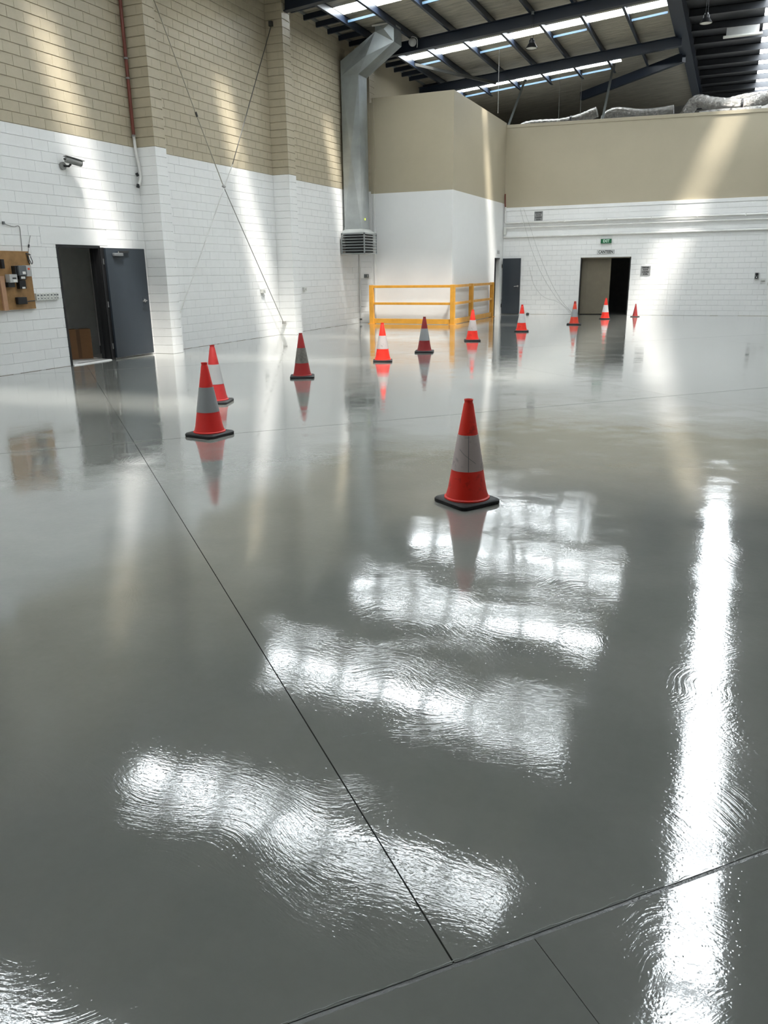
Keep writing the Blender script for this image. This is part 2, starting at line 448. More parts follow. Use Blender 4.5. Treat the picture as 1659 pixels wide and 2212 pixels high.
def lay(parent, rects, mesh_of, L0, H0, place, n_single, name='block', stuff_mats=None):
    """nearest n_single blocks become objects of their own, the rest one joined part per paint"""
    rects = sorted(rects, key=lambda t: t[0])
    singles = rects[:n_single]; rest = rects[n_single:]
    for d, mat, loc, sc in singles:
        link_copy(mesh_of[mat], name, loc, parent, sc)
    groups = {}
    for d, mat, loc, sc in rest: groups.setdefault(mat, []).append((loc, sc))
    for mat, lst in groups.items():
        src = mesh_of[mat]; vs = []; fs = []
        sv = [v.co.copy() for v in src.vertices]; sf = [tuple(p.vertices) for p in src.polygons]
        for loc, sc in lst:
            o = len(vs); vs += [(loc[0] + v.x * sc[0], loc[1] + v.y * sc[1], loc[2] + v.z * sc[2]) for v in sv]
            fs += [tuple(i + o for i in f) for f in sf]
        me = bpy.data.meshes.new('blockwork'); me.from_pydata(vs, [], fs); me.materials.append(src.materials[0])
        ob = bpy.data.objects.new('blockwork', me); COL.objects.link(ob); ob.parent = parent; ob['kind'] = 'stuff'

# ---- left wall
bw, bb = .004, .009
T = .014     # block face stands this far proud of the mortar
mw = MB(); D1 = (10.61, 11.65, 0, 2.02)
TOPL = 7.66
m_w = MB()
def bx(m, y0, y1, z0, z1, x1=WX - T, x0=WX - .2): m.box(x0, x1, y0, y1, z0, z1)
for mm, za, zb in ((m_w, 0, PAINT),):
    bx(mm, NY - .2, D1[0], za, zb); bx(mm, D1[1], FY, za, zb); bx(mm, D1[0], D1[1], D1[3], zb)
wall_left = m_w.build('wall_left', 'white')
tag(wall_left, 'painted concrete block wall, white below and beige above, with pilasters', 'wall', kind='structure')
m = MB(); bx(m, NY - .2, 23.2, PAINT, TOPL); m.build('upper_mortar', 'beige', wall_left)
m = MB(); m.box(WX - .2, WX, 23.2, FY, PAINT, TOPL); m.build('upper_panel', 'beige_smooth', wall_left)
LINT = (10.30, 11.86, 2.02, 2.02 + .27)
rects = []
bm_w = block_mesh('block', BL, CH, .02, bw, 'white', 'x'); bm_b = block_mesh('block', BL, CH, .02, bw, 'beige', 'x')
segs = [(4.0, 8.03), (8.36, 12.90), (13.23, 17.87), (18.23, 22.74)]
for (a0, a1) in segs:
    holes = [D1, LINT] if a0 < 11 < a1 else []
    for (p, q, s0, s1) in course_blocks(a0, a1, 0, TOPL, holes):
        mat = 'w' if s1 <= PAINT + .01 else 'b'
        d = math.dist(((p + q) / 2, (s0 + s1) / 2), (7.0, 2.0)) if p > 8.9 else 99 + abs(p)
        rects.append((d, mat, (WX - random.uniform(0, .0025), p, s0), (1, (q - p) / BL, (s1 - s0) / CH)))
lay(wall_left, rects, {'w': bm_w, 'b': bm_b}, BL, CH, None, 300)
MB().box(WX - .05, WX + .001, LINT[0] + .004, LINT[1] - .004, LINT[2] + .002, LINT[3] - .004).build('lintel', 'white', wall_left, bevel=.004)
# thin unpainted line of the floor joint along the wall foot
m = MB(); y = NY
while y < 22.6:
    L = random.uniform(.05, .35)
    if not (10.5 < y < 11.8 or 12.6 < y < 13.3 or 17.7 < y < 18.3) and random.random() < .75: m.box(WX - .005, WX + random.uniform(.001, .005), y, y + L, 0, .004)
    y += L
m.build('foot_crack', 'mortar_b', wall_left)
# ---- pilasters (thing: structure each)
for pi, (y0, y1) in enumerate(PIL):
    px = WX + PD
    p = MB().box(WX - .1, px - T, y0 + T, y1 - T, 0, PAINT).build('wall_pilaster', 'white')
    tag(p, ['white and beige block pilaster out of the photograph', 'block pilaster beside the open grey door, red pipe in its corner', 'block pilaster between the crossed rods and the sheet metal duct', 'block pilaster behind the sheet metal duct'][pi], 'pilaster', kind='structure')
    if pi == 0: pass
    MB().box(WX - .1, px - T, y0 + T, y1 - T, PAINT, TOPL - .02).build('upper_mortar', 'beige', p)
    if not pi: continue
    # near face (looks to -y): across the pilaster depth; front face (looks to +x)
    nf = {k: block_mesh('block', 1.0, CH, .012, .004, mt, 'y') for k, mt in (('w', 'white'), ('b', 'beige'))}
    W = y1 - y0
    zi = 0; z = 0.0
    while z < TOPL - .06:
        mt = 'w' if z + CH <= PAINT + .01 else 'b'
        zt = min(z + CH, TOPL - .02); sz = (zt - z) / CH
        cuts = [0, PD] if zi % 2 else [0, .30, PD]
        for a, b in zip(cuts[:-1], cuts[1:]):
            link_copy(nf[mt], 'block', (WX + a, y0 + random.uniform(-.001, .001), z), p, ((b - a), 1, sz))
        cuts = [0, W] if zi % 2 == 0 else [0, .12, W]
        for a, b in zip(cuts[:-1], cuts[1:]):
            link_copy({'w': bm_w, 'b': bm_b}[mt], 'block', (px - random.uniform(0, .001), y0 + a, z), p, (1, (b - a) / BL, sz))
        z += CH; zi += 1
    MB().box(WX - .01, px - .001, y1 - .02, y1, 0, PAINT).build('return_face', 'white', p)
    MB().box(WX - .01, px - .001, y1 - .02, y1, PAINT, TOPL - .02).build('return_face', 'beige', p)

# ---- back wall: white blocks below, smooth beige above
CO = (-4.79, -3.14, 0, 1.885)       # canteen opening
m = MB()
m.box(-7.6, CO[0], BY + T, BY + .16, 0, 3.47); m.box(CO[1], EX, BY + T, BY + .16, 0, 3.47); m.box(CO[0], CO[1], BY + T, BY + .16, CO[3], 3.47)
wall_back = m.build('wall_back', 'white')
tag(wall_back, 'far wall of white painted blocks with smooth beige panel above', 'wall', kind='structure')
by_w = block_mesh('block', BL, CH, .02, .004, 'white', 'y')
rects = []
for (p, q, s0, s1) in course_blocks(-7.5, EX, 0, 3.465, [CO, (-1.905, -1.885, 0, 3.5)]):
    rects.append((abs((p + q) / 2 + 3.2) + (s0 * .5), 'w', (p, BY + random.uniform(0, .002), s0), ((q - p) / BL, 1, (s1 - s0) / CH)))
lay(wall_back, rects, {'w': by_w}, BL, CH, None, 300)
MB().box(-7.52, EX, BY - .01, BY + .2, 3.468, 3.575).build('capping', 'white', wall_back, bevel=.006)
MB().hexa([(-7.52, BY + .05, 3.575), (EX, BY + .05, 3.575), (EX, BY + .17, 3.575), (-7.52, BY + .17, 3.575),
           (-7.52, BY + .05, 6.16), (EX, BY + .05, 5.85), (EX, BY + .17, 5.85), (-7.52, BY + .17, 6.16)]).build('upper_panel', 'beige_smooth', wall_back)
MB().hexa([(-7.52, BY + .03, 6.10), (EX, BY + .03, 5.79), (EX, BY + .19, 5.79), (-7.52, BY + .19, 6.10),
           (-7.52, BY + .03, 6.20), (EX, BY + .03, 5.90), (EX, BY + .19, 5.90), (-7.52, BY + .19, 6.20)]).build('top_plate', 'beige_smooth', wall_back, bevel=.008)
m = MB(); x = -7.3
while x < EX:
    L = random.uniform(.1, .7)
    if not (CO[0] - .05 < x + L and x < CO[1]) and random.random() < .7: m.box(x, x + L, BY - .004, BY + .004, 0, .006)
    x += L
m.build('foot_crack', 'mortar_p', wall_back)

# ---- enclosure in the left corner (stair box): smooth walls
XB, YB = -7.52, 22.75
HB, PB = 6.255, 3.715
wall_box_front = MB().box(-9.93, XB, YB, YB + .12, 0, PB).build('wall_enclosure_front', 'white_smooth')
tag(wall_box_front, 'smooth corner enclosure face behind the yellow railing, white below beige', 'wall', kind='structure')
MB().box(-9.93, XB, YB, YB + .12, PB, HB).build('upper_panel', 'beige_smooth', wall_box_front)
MB().box(-10.06, -9.99, YB - .005, YB + .1, 0, PB).build('edge_trim', 'white_smooth', wall_box_front, bevel=.005)
MB().box(-9.985, -9.935, YB - .03, YB + .1, 0, PB).build('edge_trim', 'white_smooth', wall_box_front, bevel=.005)
MB().box(-10.06, -9.99, YB - .005, YB + .1, PB, 6.14).build('edge_trim', 'beige_smooth', wall_box_front, bevel=.005)
MB().box(-9.985, -9.935, YB - .03, YB + .1, PB, HB).build('edge_trim', 'beige_smooth', wall_box_front, bevel=.005)
SO = (27.36, 28.04, 0, 1.92)
m = MB(); m.box(XB - .12, XB - .0, YB + .12, SO[0], 0, PB); m.box(XB - .12, XB, SO[1], BY + .05, 0, PB); m.box(XB - .12, XB, SO[0], SO[1], SO[3], PB)
wall_box_side = m.build('wall_enclosure_side', 'white_smooth')
tag(wall_box_side, 'smooth side of the corner enclosure with an open dark doorway', 'wall', kind='structure')
MB().box(XB - .12, XB, YB + .12, BY + .05, PB, HB).build('upper_panel', 'beige_smooth', wall_box_side)

# ---- walls outside the photograph, and the dark space behind the back wall
tag(MB().box(EX, EX + .2, NY, FY, 0, 8.7).build('wall_right', 'white_smooth'), 'plain white side wall opposite the block wall', 'wall', kind='structure')
tag(MB().box(WX - .2, EX + .2, NY - .2, NY, 0, 8.7).build('wall_near', 'annex'), 'plain grey wall behind the viewer', 'wall', kind='structure')
tag(MB().box(WX - .2, EX + .2, FY, FY + .2, 0, 8.8).build('wall_far_end', 'dark_in'), 'grey end wall beyond the storage deck', 'wall', kind='structure')
m = MB(); m.box(WX, -4.0, 2.0, 2.2, 0, 8.7); m.box(1.7, EX, 2.0, 2.2, 0, 8.7); m.box(-4.0, 1.7, 2.0, 2.2, 2.65, 8.7)  # added out of view to shade the floor near the camera
tag(m.build('wall_added_shading', 'white_smooth'), 'added unseen wall with a wide opening, keeping light off the near floor', 'wall', kind='structure')
tag(MB().box(WX, EX, NY, 2.0, 3.4, 3.6).build('ceiling_added_annex', 'annex'), 'added low ceiling of the unseen annex behind the viewer', 'ceiling', kind='structure')  # added unseen cover, belongs to the shading wall above
dk = MB().box(WX - .1, XB - .12, YB + .12, BY + .16, 6.0, 6.12); dk.box(WX - .1, EX, BY + .2, FY, 5.75, 5.85)
tag(dk.build('ceiling_storage_deck', 'dark_in'), 'grey storage deck above the rooms behind the wall', 'ceiling', kind='structure')
tag(MB().box(-7.0, -1.0, 32.4, 32.5, 0, 3.0).build('wall_canteen_inner', 'dark_in'), 'grey inner wall seen through the canteen opening', 'wall', kind='structure')

# ------------------------------------------------------------------ roof
def panel_name(x0, x1, y0, y1, z0, z1):   # roof sheets outside the picture (known from their reflections in the floor) are named so
    for x, z in ((x0, z0), (x1, z1)):
        for y in (y0, y1):
            q = Vector((x, y, z - 1.5)); d = q.dot(f_)
            if d > .1 and abs(q.dot(r_) / d * 1690) < 829.5 and abs(q.dot(u_) / d * 1690) < 1106: return 'skylight_panel'
    return 'skylight_panel_offscreen'
XR = -2.2
STRIPS = [5.2, 10.2, 15.2, 20.2, 25.2, 30.2]
SW = .30
PURL = [-9.75, -8.82, -7.73, -6.62, -5.54, -4.45, -3.37, -2.28]
def slab_x(m, x0, x1, y0, y1, dz0, dz1):
    m.hexa([(x0, y0, roof_z(x0) + dz0), (x1, y0, roof_z(x1) + dz0), (x1, y1, roof_z(x1) + dz0), (x0, y1, roof_z(x0) + dz0),
            (x0, y0, roof_z(x0) + dz1), (x1, y0, roof_z(x1) + dz1), (x1, y1, roof_z(x1) + dz1), (x0, y1, roof_z(x0) + dz1)])
m = MB(); ys = [NY - .2] + [v for s_ in STRIPS for v in (s_ - SW, s_ + SW)] + [FY + .2]
for i in range(0, len(ys) - 2, 2): slab_x(m, PURL[0], PURL[-1], ys[i], ys[i + 1], 0, .06)
slab_x(m, WX - .25, PURL[0], NY - .2, 30.5, 0, .06); slab_x(m, PURL[-1], XR + .05, NY - .2, 30.5, 0, .06)
md = MB(); slab_x(md, WX - .25, XR + .05, 30.5, FY + .2, 0, .06); slab_x(md, -4.15, PURL[-1], 29.9, 30.5, 0, .06)
ceiling = m.build('ceiling_left', 'foil')
tag(ceiling, 'pitched steel roof lined with wrinkled silver foil, with skylight strips', 'roof', kind='structure')
md.build('rear_roof_lining', 'foil', ceiling)
for s_ in STRIPS:
    for a, b in zip(PURL[:-1], PURL[1:]):
        if s_ > 30 and a > -4.4: continue
        b = min(b, -4.13) if s_ > 30 else b
        m = MB(); slab_x(m, a + .02, b - .02, s_ - SW, s_ + SW, .03, .04); m.build(panel_name(a, b, s_ - SW, s_ + SW, roof_z(a), roof_z(b)), 'sky', ceiling)
for x in PURL:
    z = roof_z(x)
    m = MB(); m.box(x - .008, x + .008, NY, 31, z - .20, z - .001); m.box(x - .008, x + .065, NY, 31, z - .205, z - .19); m.box(x - .065, x + .008, NY, 31, z - .015, z - .001)
    m.build('purlin', 'navy', ceiling)
RAFT = [-1.85, 3.1, 8.05, 13.05, 18.05, 22.93, 27.93]
for y in RAFT:
    m = MB(); xa, xb = WX + .02, XR + .1
    slab_x(m, xa, xb, y - .09, y + .09, -.49, -.475); slab_x(m, xa, xb, y - .09, y + .09, -.22, -.205); slab_x(m, xa, xb, y - .01, y + .01, -.475, -.22)
    m.build('rafter', 'navy', ceiling)
y = 18.45
while y < 31:
    if not any(abs(y - r) < .3 for r in RAFT):
        MB().bar((WX, y, roof_z(WX) - .10), (PURL[0] - .01, y, roof_z(PURL[0]) - .10), .06, .12).build('eave_strut', 'navy', ceiling)
    y += .66
MB().box(WX - .02, WX + .06, NY, FY, TOPL - .005, TOPL + .045).build('wall_plate', 'galv', ceiling)
for s_ in STRIPS[2:6]:
    for i, (a, b) in enumerate(zip(PURL[:-1], PURL[1:])):
        if (i % 2 and s_ < 29) or (s_ > 29 and i > 4): continue
        y = s_ + SW + .12
        MB().bar((a + .07, y, roof_z(a) - .13), (b - .07, y, roof_z(b) - .13), .03, .055).build('bridging_bar', 'blue', ceiling)
MB().bar((-5.9, 33.1, roof_z(-5.9) - .32), (-2.15, 30.1, roof_z(-2.15) - .32), .16, .28).build('hip_beam', 'navy', ceiling)
# girder along the top of the slope
gm = MB(); gx = -2.06
gm.box(gx - .14, gx + .14, NY, FY, 8.08, 8.10); gm.box(gx - .14, gx + .14, NY, FY, 8.48, 8.50); gm.box(gx - .012, gx + .012, NY, FY, 8.1, 8.48)
gm.build('girder', 'navy', ceiling)
# right-hand roof: flat, purlins across, one long skylight strip
ZR = 8.58
m = MB(); m.box(XR + .04, .1, NY - .2, FY + .2, ZR, ZR + .06); m.box(.9, EX + .2, NY - .2, FY + .2, ZR, ZR + .06)
ceil2 = m.build('ceiling_right', 'sheet_dark')
tag(ceil2, 'dark flat roof with cross purlins and a long skylight strip', 'roof', kind='structure')
PY = [27.07 + 1.575 * k for k in range(-21, 9)]
PY = [y for y in PY if NY < y < FY]
for y in PY:
    m = MB(); m.box(-1.9, EX, y - .008, y + .008, ZR - .2, ZR - .001); m.box(-1.9, EX, y - .065, y + .008, ZR - .205, ZR - .19); m.box(-1.9, EX, y - .008, y + .065, ZR - .015, ZR - .001)
    m.build('purlin', 'sheet_dark', ceil2)
yy = [NY - .2] + PY + [FY + .2]
for a, b in zip(yy[:-1], yy[1:]):
    if a < 7.5: MB().box(.1, .9, a, b, ZR, ZR + .06).build('roof_infill', 'sheet_dark', ceil2); continue
    MB().box(.1, .9, a + .02, b - .02, ZR + .03, ZR + .04).build(panel_name(.1, .9, a, b, ZR, ZR), 'sky', ceil2)
MB().box(XR - .02, XR + .06, NY, FY, 8.30, ZR + .06).build('upstand', 'sheet_dark', ceil2)

# ------------------------------------------------------------------ doors
# open door in the left wall with a small store behind it
y0, y1, zt = D1[0], D1[1], D1[3]
m = MB().box(WX - .2, WX + .006, y0, y0 + .045, 0, zt); 
door_frame = m.build('door_1', 'frame')
tag(door_frame, 'charcoal steel door standing open flat against the white block wall', 'door', kind='structure')
m = MB().box(WX - .2, WX + .006, y1 - .045, y1, 0, zt); m.box(WX - .16, WX - .1, y1 - .07, y1 - .045, 0, zt - .045); m.box(WX + .001, WX + .03, y1 - .03, y1 + .065, 0, zt - .03); m.build('jamb', 'frame', door_frame)
MB().box(WX - .2, WX + .006, y0 + .045, y1 - .045, zt - .045, zt).build('head', 'frame', door_frame)
leaf = MB().box(WX + .035, WX + .078, 11.705, 12.76, .035, 1.985).build('leaf', 'door', door_frame, bevel=.003)
for z in (.25, 1.0, 1.75):
    MB().tube([(WX + .03, 11.675, z - .05), (WX + .03, 11.675, z + .05)], .012, 10).build('hinge', 'steel', door_frame)
m = MB().tube([(WX + .085, 12.62, 1.035), (WX + .1, 12.62, 1.035)], .032, 16); m.tube([(WX + .1, 12.62, 1.035), (WX + .135, 12.62, 1.035)], .012, 10); m.tube([(WX + .135, 12.63, 1.035), (WX + .137, 12.5, 1.03)], .010, 10)
m.build('lever_handle', 'steel', leaf, smooth=True)
m = MB().box(WX + .078, WX + .082, 12.58, 12.66, .93, 1.10); m.build('lock_plate', 'door', leaf)
cl = MB().box(WX + .085, WX + .135, 11.86, 12.10, 1.845, 1.90).build('closer', 'grey_plastic', leaf, bevel=.012)
MB().bar((WX + .11, 12.02, 1.915), (WX + .10, 12.28, 1.925), .02, .035).build('closer_arm', 'frame', cl)
MB().tube([(WX + .11, 12.0, 1.895), (WX + .11, 12.0, 1.93)], .012, 10).build('closer_pivot', 'steel', cl)
# store room shell
m = MB(); m.box(-11.7, -11.6, 9.3, 12.67, 0, 2.7)
sr = m.build('wall_store_back', 'roomgrey'); tag(sr, 'grey inner wall seen through the open door', 'wall', kind='structure')
m = MB(); m.box(-11.6, WX - .2, 12.57, 12.67, 0, 2.7); so = m.build('wall_store_side', 'white'); tag(so, 'pale inner side wall of the store room', 'wall', kind='structure')
MB().box(-11.6, WX - .2, 12.555, 12.57, 0, .16).build('skirting', 'black', so)
MB().tube([(-11.57, 12.54, .16), (-11.57, 12.54, 2.7)], .016, 8).build('corner_pipe', 'wpipe', so)
m = MB(); m.box(-11.6, WX - .2, 9.2, 9.3, 0, 2.7); tag(m.build('wall_store_near', 'roomgrey'), 'grey inner end wall of the store room', 'wall', kind='structure')
tag(MB().box(-11.7, WX - .2, 9.2, 12.67, 2.7, 2.8).build('ceiling_store', 'roomgrey'), 'grey ceiling of the store room', 'ceiling', kind='structure')
tag(MB().box(-11.7, WX - .201, 9.2, 12.67, -.1, -.001).build('floor_store', 'wpipe'), 'grey floor of the store room', 'floor', kind='structure')
th = MB().hexa([(WX - .2, y0 + .046, 0), (WX + .04, y0 + .046, 0), (WX + .04, y1 - .046, 0), (WX - .2, y1 - .046, 0),
                (WX - .2, y0 + .046, .022), (WX + .02, y0 + .046, .018), (WX + .02, y1 - .046, .018), (WX - .2, y1 - .046, .022)]).build('threshold', 'wpipe', door_frame)
for i in range(22):
    yq = y0 + .22 + i * .034
    MB().box(WX - .06, WX + .015, yq, yq + .016, .0195, .026).build('grip_strip', 'rodgrey', th)
bxo = Vector((-11.05, 11.76, 0)); t = thing('cardboard_box', bxo, 'tall brown cardboard box taped down the middle, inside the open doorway', 'box', rz=math.radians(54))
MB().box(-.46, 0, 0, .26, 0.0, .55).build('carton', 'cardboard', t, local=True, bevel=.004)
MB().box(-.265, -.20, -.003, .263, .02, .553).build('packing_tape', 'tape', t, local=True)

# side doorway of the enclosure, its leaf folded back on the far wall
fr = MB().box(XB - .13, XB + .006, SO[0] - .0, SO[0] + .03, 0, SO[3]).build('door_2', 'frame')
tag(fr, 'charcoal door folded back against the far wall beside the yellow railing', 'door', kind='structure')
MB().box(XB - .13, XB + .006, SO[0] + .03, SO[1], SO[3] - .03, SO[3]).build('head', 'frame', fr)
MB().box(XB - .13, XB + .006, SO[1] - .03, SO[1], 0, SO[3] - .03).build('jamb', 'wpipe', fr)
lf = MB().box(XB + .03, -6.85, BY - .06, BY - .02, .02, 1.905).build('leaf', 'door', fr, bevel=.003)
m = MB().tube([(-6.93, BY - .06, .965), (-6.93, BY - .115, .965)], .011, 10); m.tube([(-6.925, BY - .115, .968), (-7.05, BY - .115, .958)], .012, 10); m.tube([(-6.93, BY - .06, .965), (-6.93, BY - .07, .965)], .03, 14)
m.build('lever_handle', 'steel', lf, smooth=True)
for z in (.3, 1.65): MB().tube([(XB + .015, BY - .07, z - .06), (XB + .015, BY - .07, z + .06)], .014, 8).build('hinge', 'frame', fr)
pq = MB().box(XB + .001, XB + .012, 27.62, 27.95, 2.05, 2.17).build('wall_plaque', 'lgrey', origin=(XB, 27.8, 2.05))
tag(pq, 'small pale plaque above the dark side doorway of the enclosure', 'sign')
for k, z in enumerate((2.085, 2.13)):
    MB().box(XB + .012, XB + .014, 27.66, 27.91 - .05 * k, z - .012, z + .012).build('print_line', 'wire', pq)

# canteen opening: frame, sliding panel
fr = MB().box(CO[0], CO[0] + .03, BY - .004, BY + .16, 0, CO[3]).build('door_3', 'frame')
tag(fr, 'wide canteen doorway with an olive brown sliding panel half across', 'door', kind='structure')
MB().box(CO[1] - .03, CO[1], BY - .004, BY + .16, 0, CO[3]).build('jamb', 'frame', fr)
MB().box(CO[0] + .03, CO[1] - .03, BY - .004, BY + .16, CO[3] - .03, CO[3]).build('head', 'brownpanel', fr)
pn = MB().box(CO[0] - .4, -3.80, BY + .20, BY + .24, .02, CO[3] + .1).build('sliding_panel', 'brownpanel', fr, bevel=.003)
MB().box(CO[0] + .19, CO[0] + .20, BY + .195, BY + .2, .02, CO[3] + .1).build('panel_edge', 'brownpanel', pn)
m = MB().tube([(-3.95, BY + .16, .09), (-3.95, BY + .13, .12), (-3.9, BY + .13, .14), (-3.86, BY + .16, .12)], .01, 6); m.build('pull_loop', 'black', pn)

# ------------------------------------------------------------------ yellow guard rail
gr = thing('guard_rail', (-7.38, 22.42, 0), 'yellow steel guard rail around the corner enclosure', 'railing')
FYR, SXR = 22.42, -7.38; ZT = 1.13
for (x, y) in ((-9.95, FYR), (SXR, FYR), (SXR, 24.25), (SXR, 26.62)):
    p = MB().box(x - .065, x + .065, y - .05, y + .05, 0, ZT).build('post', 'yellow', gr, bevel=.006)
    MB().box(x - .1, x + .1, y - .085, y + .085, 0, .012).build('foot_plate', 'yellow', p)
for z, h in ((1.085, .075), (.595, .07)):
    MB().box(-9.885, SXR - .065, FYR - .03, FYR + .03, z - h / 2, z + h / 2).build('rail', 'yellow', gr, bevel=.006)
    for a, b in ((FYR + .05, 24.20), (24.30, 26.57)):
        MB().box(SXR - .03, SXR + .03, a, b, z - h / 2, z + h / 2).build('rail', 'yellow', gr, bevel=.006)
MB().box(-9.885, SXR - .065, FYR - .02, FYR + .02, .012, .155).build('toe_board', 'yellow', gr, bevel=.004)
for a, b in ((FYR + .05, 24.20), (24.30, 26.57)):
    MB().box(SXR - .02, SXR + .02, a, b, .012, .155).build('toe_board', 'yellow', gr, bevel=.004)

# ------------------------------------------------------------------ sheet-metal air duct with louvre outlet
YD = 21.62; DB = 22.16
ad = thing('air_duct', (-10.1, 21.9, 2.02), 'galvanised sheet metal air duct dropping from the roof to a louvred outlet', 'air duct')
xl, xr = -10.41, -9.875
def creased(m, quad, apex):   # cross-broken panel: four triangles to a slightly raised centre
    o = len(m.v); m.v += [tuple(q) for q in quad] + [tuple(apex)]
    for i in range(4): m.f.append((o + i, o + (i + 1) % 4, o + 4))
def duct_piece(prof, name, mat):   # prof: bottom-left,bottom-right,top-right,top-left in (x,z)
    (ax_, az), (bx_, bz), (cx_, cz), (dx_, dz) = prof; m = MB(); e = .05
    cxm, czm = sum(p[0] for p in prof) / 4, sum(p[1] for p in prof) / 4; ym = (YD + DB) / 2
    creased(m, [(ax_, YD, az), (bx_, YD, bz), (cx_, YD, cz), (dx_, YD, dz)], (cxm, YD - e, czm))
    creased(m, [(bx_, YD, bz), (bx_, DB, bz), (cx_, DB, cz), (cx_, YD, cz)], ((bx_ + cx_) / 2 + e, ym, (bz + cz) / 2))
    m._add([(ax_, DB, az), (bx_, DB, bz), (cx_, DB, cz), (dx_, DB, dz)], [(3, 2, 1, 0)])
    m._add([(ax_, YD, az), (ax_, DB, az), (dx_, DB, dz), (dx_, YD, dz)], [(3, 2, 1, 0)])
    return m.build(name, mat, ad)
sh = duct_piece([(xl, 2.72), (xr, 2.72), (xr, 6.64), (xl, 6.64)], 'shaft', 'galv')
duct_piece([(xl, 6.64), (xr, 6.64), (-8.83, 7.31), (-9.37, 7.60)], 'elbow', 'galv').scale = (1, 1, 1)
duct_piece([(-9.37, 7.60), (-8.83, 7.31), (-8.83, roof_z(-8.83) - .01), (-9.37, roof_z(-9.37) - .01)], 'riser', 'galv')
m = MB(); m.box(xl, xl + .05, YD - .002, YD, 6.64, 7.0)
el = MB()._add([(xl, YD, 6.64), (xl, DB, 6.64), (xl, DB, 7.01), (xl, YD, 7.01), (-9.37, YD, 7.60), (-9.37, DB, 7.60)],
               [(0, 1, 2, 3), (3, 2, 5, 4), (0, 3, 4), (1, 5, 2)]).build('elbow_heel', 'galv', ad)
# flanges and outlet
MB().box(xl - .01, xr + .01, YD - .01, DB + .01, 2.70, 2.74).build('flange', 'galv', ad)
ox0, ox1, oy0, oy1 = -10.44, -9.70, 21.42, 22.30
m = MB(); m._add([(xl, YD, 2.70), (xr, YD, 2.70), (xr, DB, 2.70), (xl, DB, 2.70), (ox0, oy0, 2.58), (ox1, oy0, 2.58), (ox1, oy1, 2.58), (ox0, oy1, 2.58)],
       [(0, 1, 5, 4), (1, 2, 6, 5), (2, 3, 7, 6), (3, 0, 4, 7)]); m.build('flare', 'galv', ad)
gl = MB().box(ox0 + .02, ox1 - .02, oy0 + .02, oy1 - .02, 2.56, 2.59).build('outlet_top', 'galv', ad)
for x, y in ((ox0, oy0), (ox1 - .03, oy0), (ox1 - .03, oy1 - .03), (ox0, oy1 - .03)):
    MB().box(x, x + .03, y, y + .03, 2.02, 2.58).build('corner_stile', 'galv', ad)
MB().box(ox0, ox1, oy0, oy1, 2.015, 2.035).build('outlet_base', 'galv', ad)
MB().box(ox0, ox1, oy0, oy1, 2.545, 2.585).build('outlet_rim', 'galv', ad)
for i in range(6):
    z = 2.09 + i * .078
    MB().hexa([(ox0 + .03, oy0 + .004, z), (ox1 - .03, oy0 + .004, z), (ox1 - .03, oy0 + .06, z + .03), (ox0 + .03, oy0 + .06, z + .03),
               (ox0 + .03, oy0 + .004, z + .014), (ox1 - .03, oy0 + .004, z + .014), (ox1 - .03, oy0 + .06, z + .036), (ox0 + .03, oy0 + .06, z + .036)]).build('louvre', 'galv', ad)
    MB().hexa([(ox1 - .06, oy0 + .03, z + .03), (ox1 - .004, oy0 + .03, z), (ox1 - .004, oy1 - .03, z), (ox1 - .06, oy1 - .03, z + .03),
               (ox1 - .06, oy0 + .03, z + .036), (ox1 - .004, oy0 + .03, z + .014), (ox1 - .004, oy1 - .03, z + .014), (ox1 - .06, oy1 - .03, z + .036)]).build('louvre', 'galv', ad)
MB().box(ox0 + .09, ox1 - .09, oy0 + .09, oy1 - .09, 2.05, 2.54).build('inner_baffle', 'black', ad)
MB().box(xr + .012, xr + .03, 21.80, 21.86, 2.93, 2.99).build('inspection_sticker', (lambda: plain('yellow_green_sticker', (.6, .7, .12, 1), .5))(), ad)
MB().box(-9.45, -8.9, YD - .02, YD + .0, 7.72, 7.76).build('flashing', 'wpipe', ad)

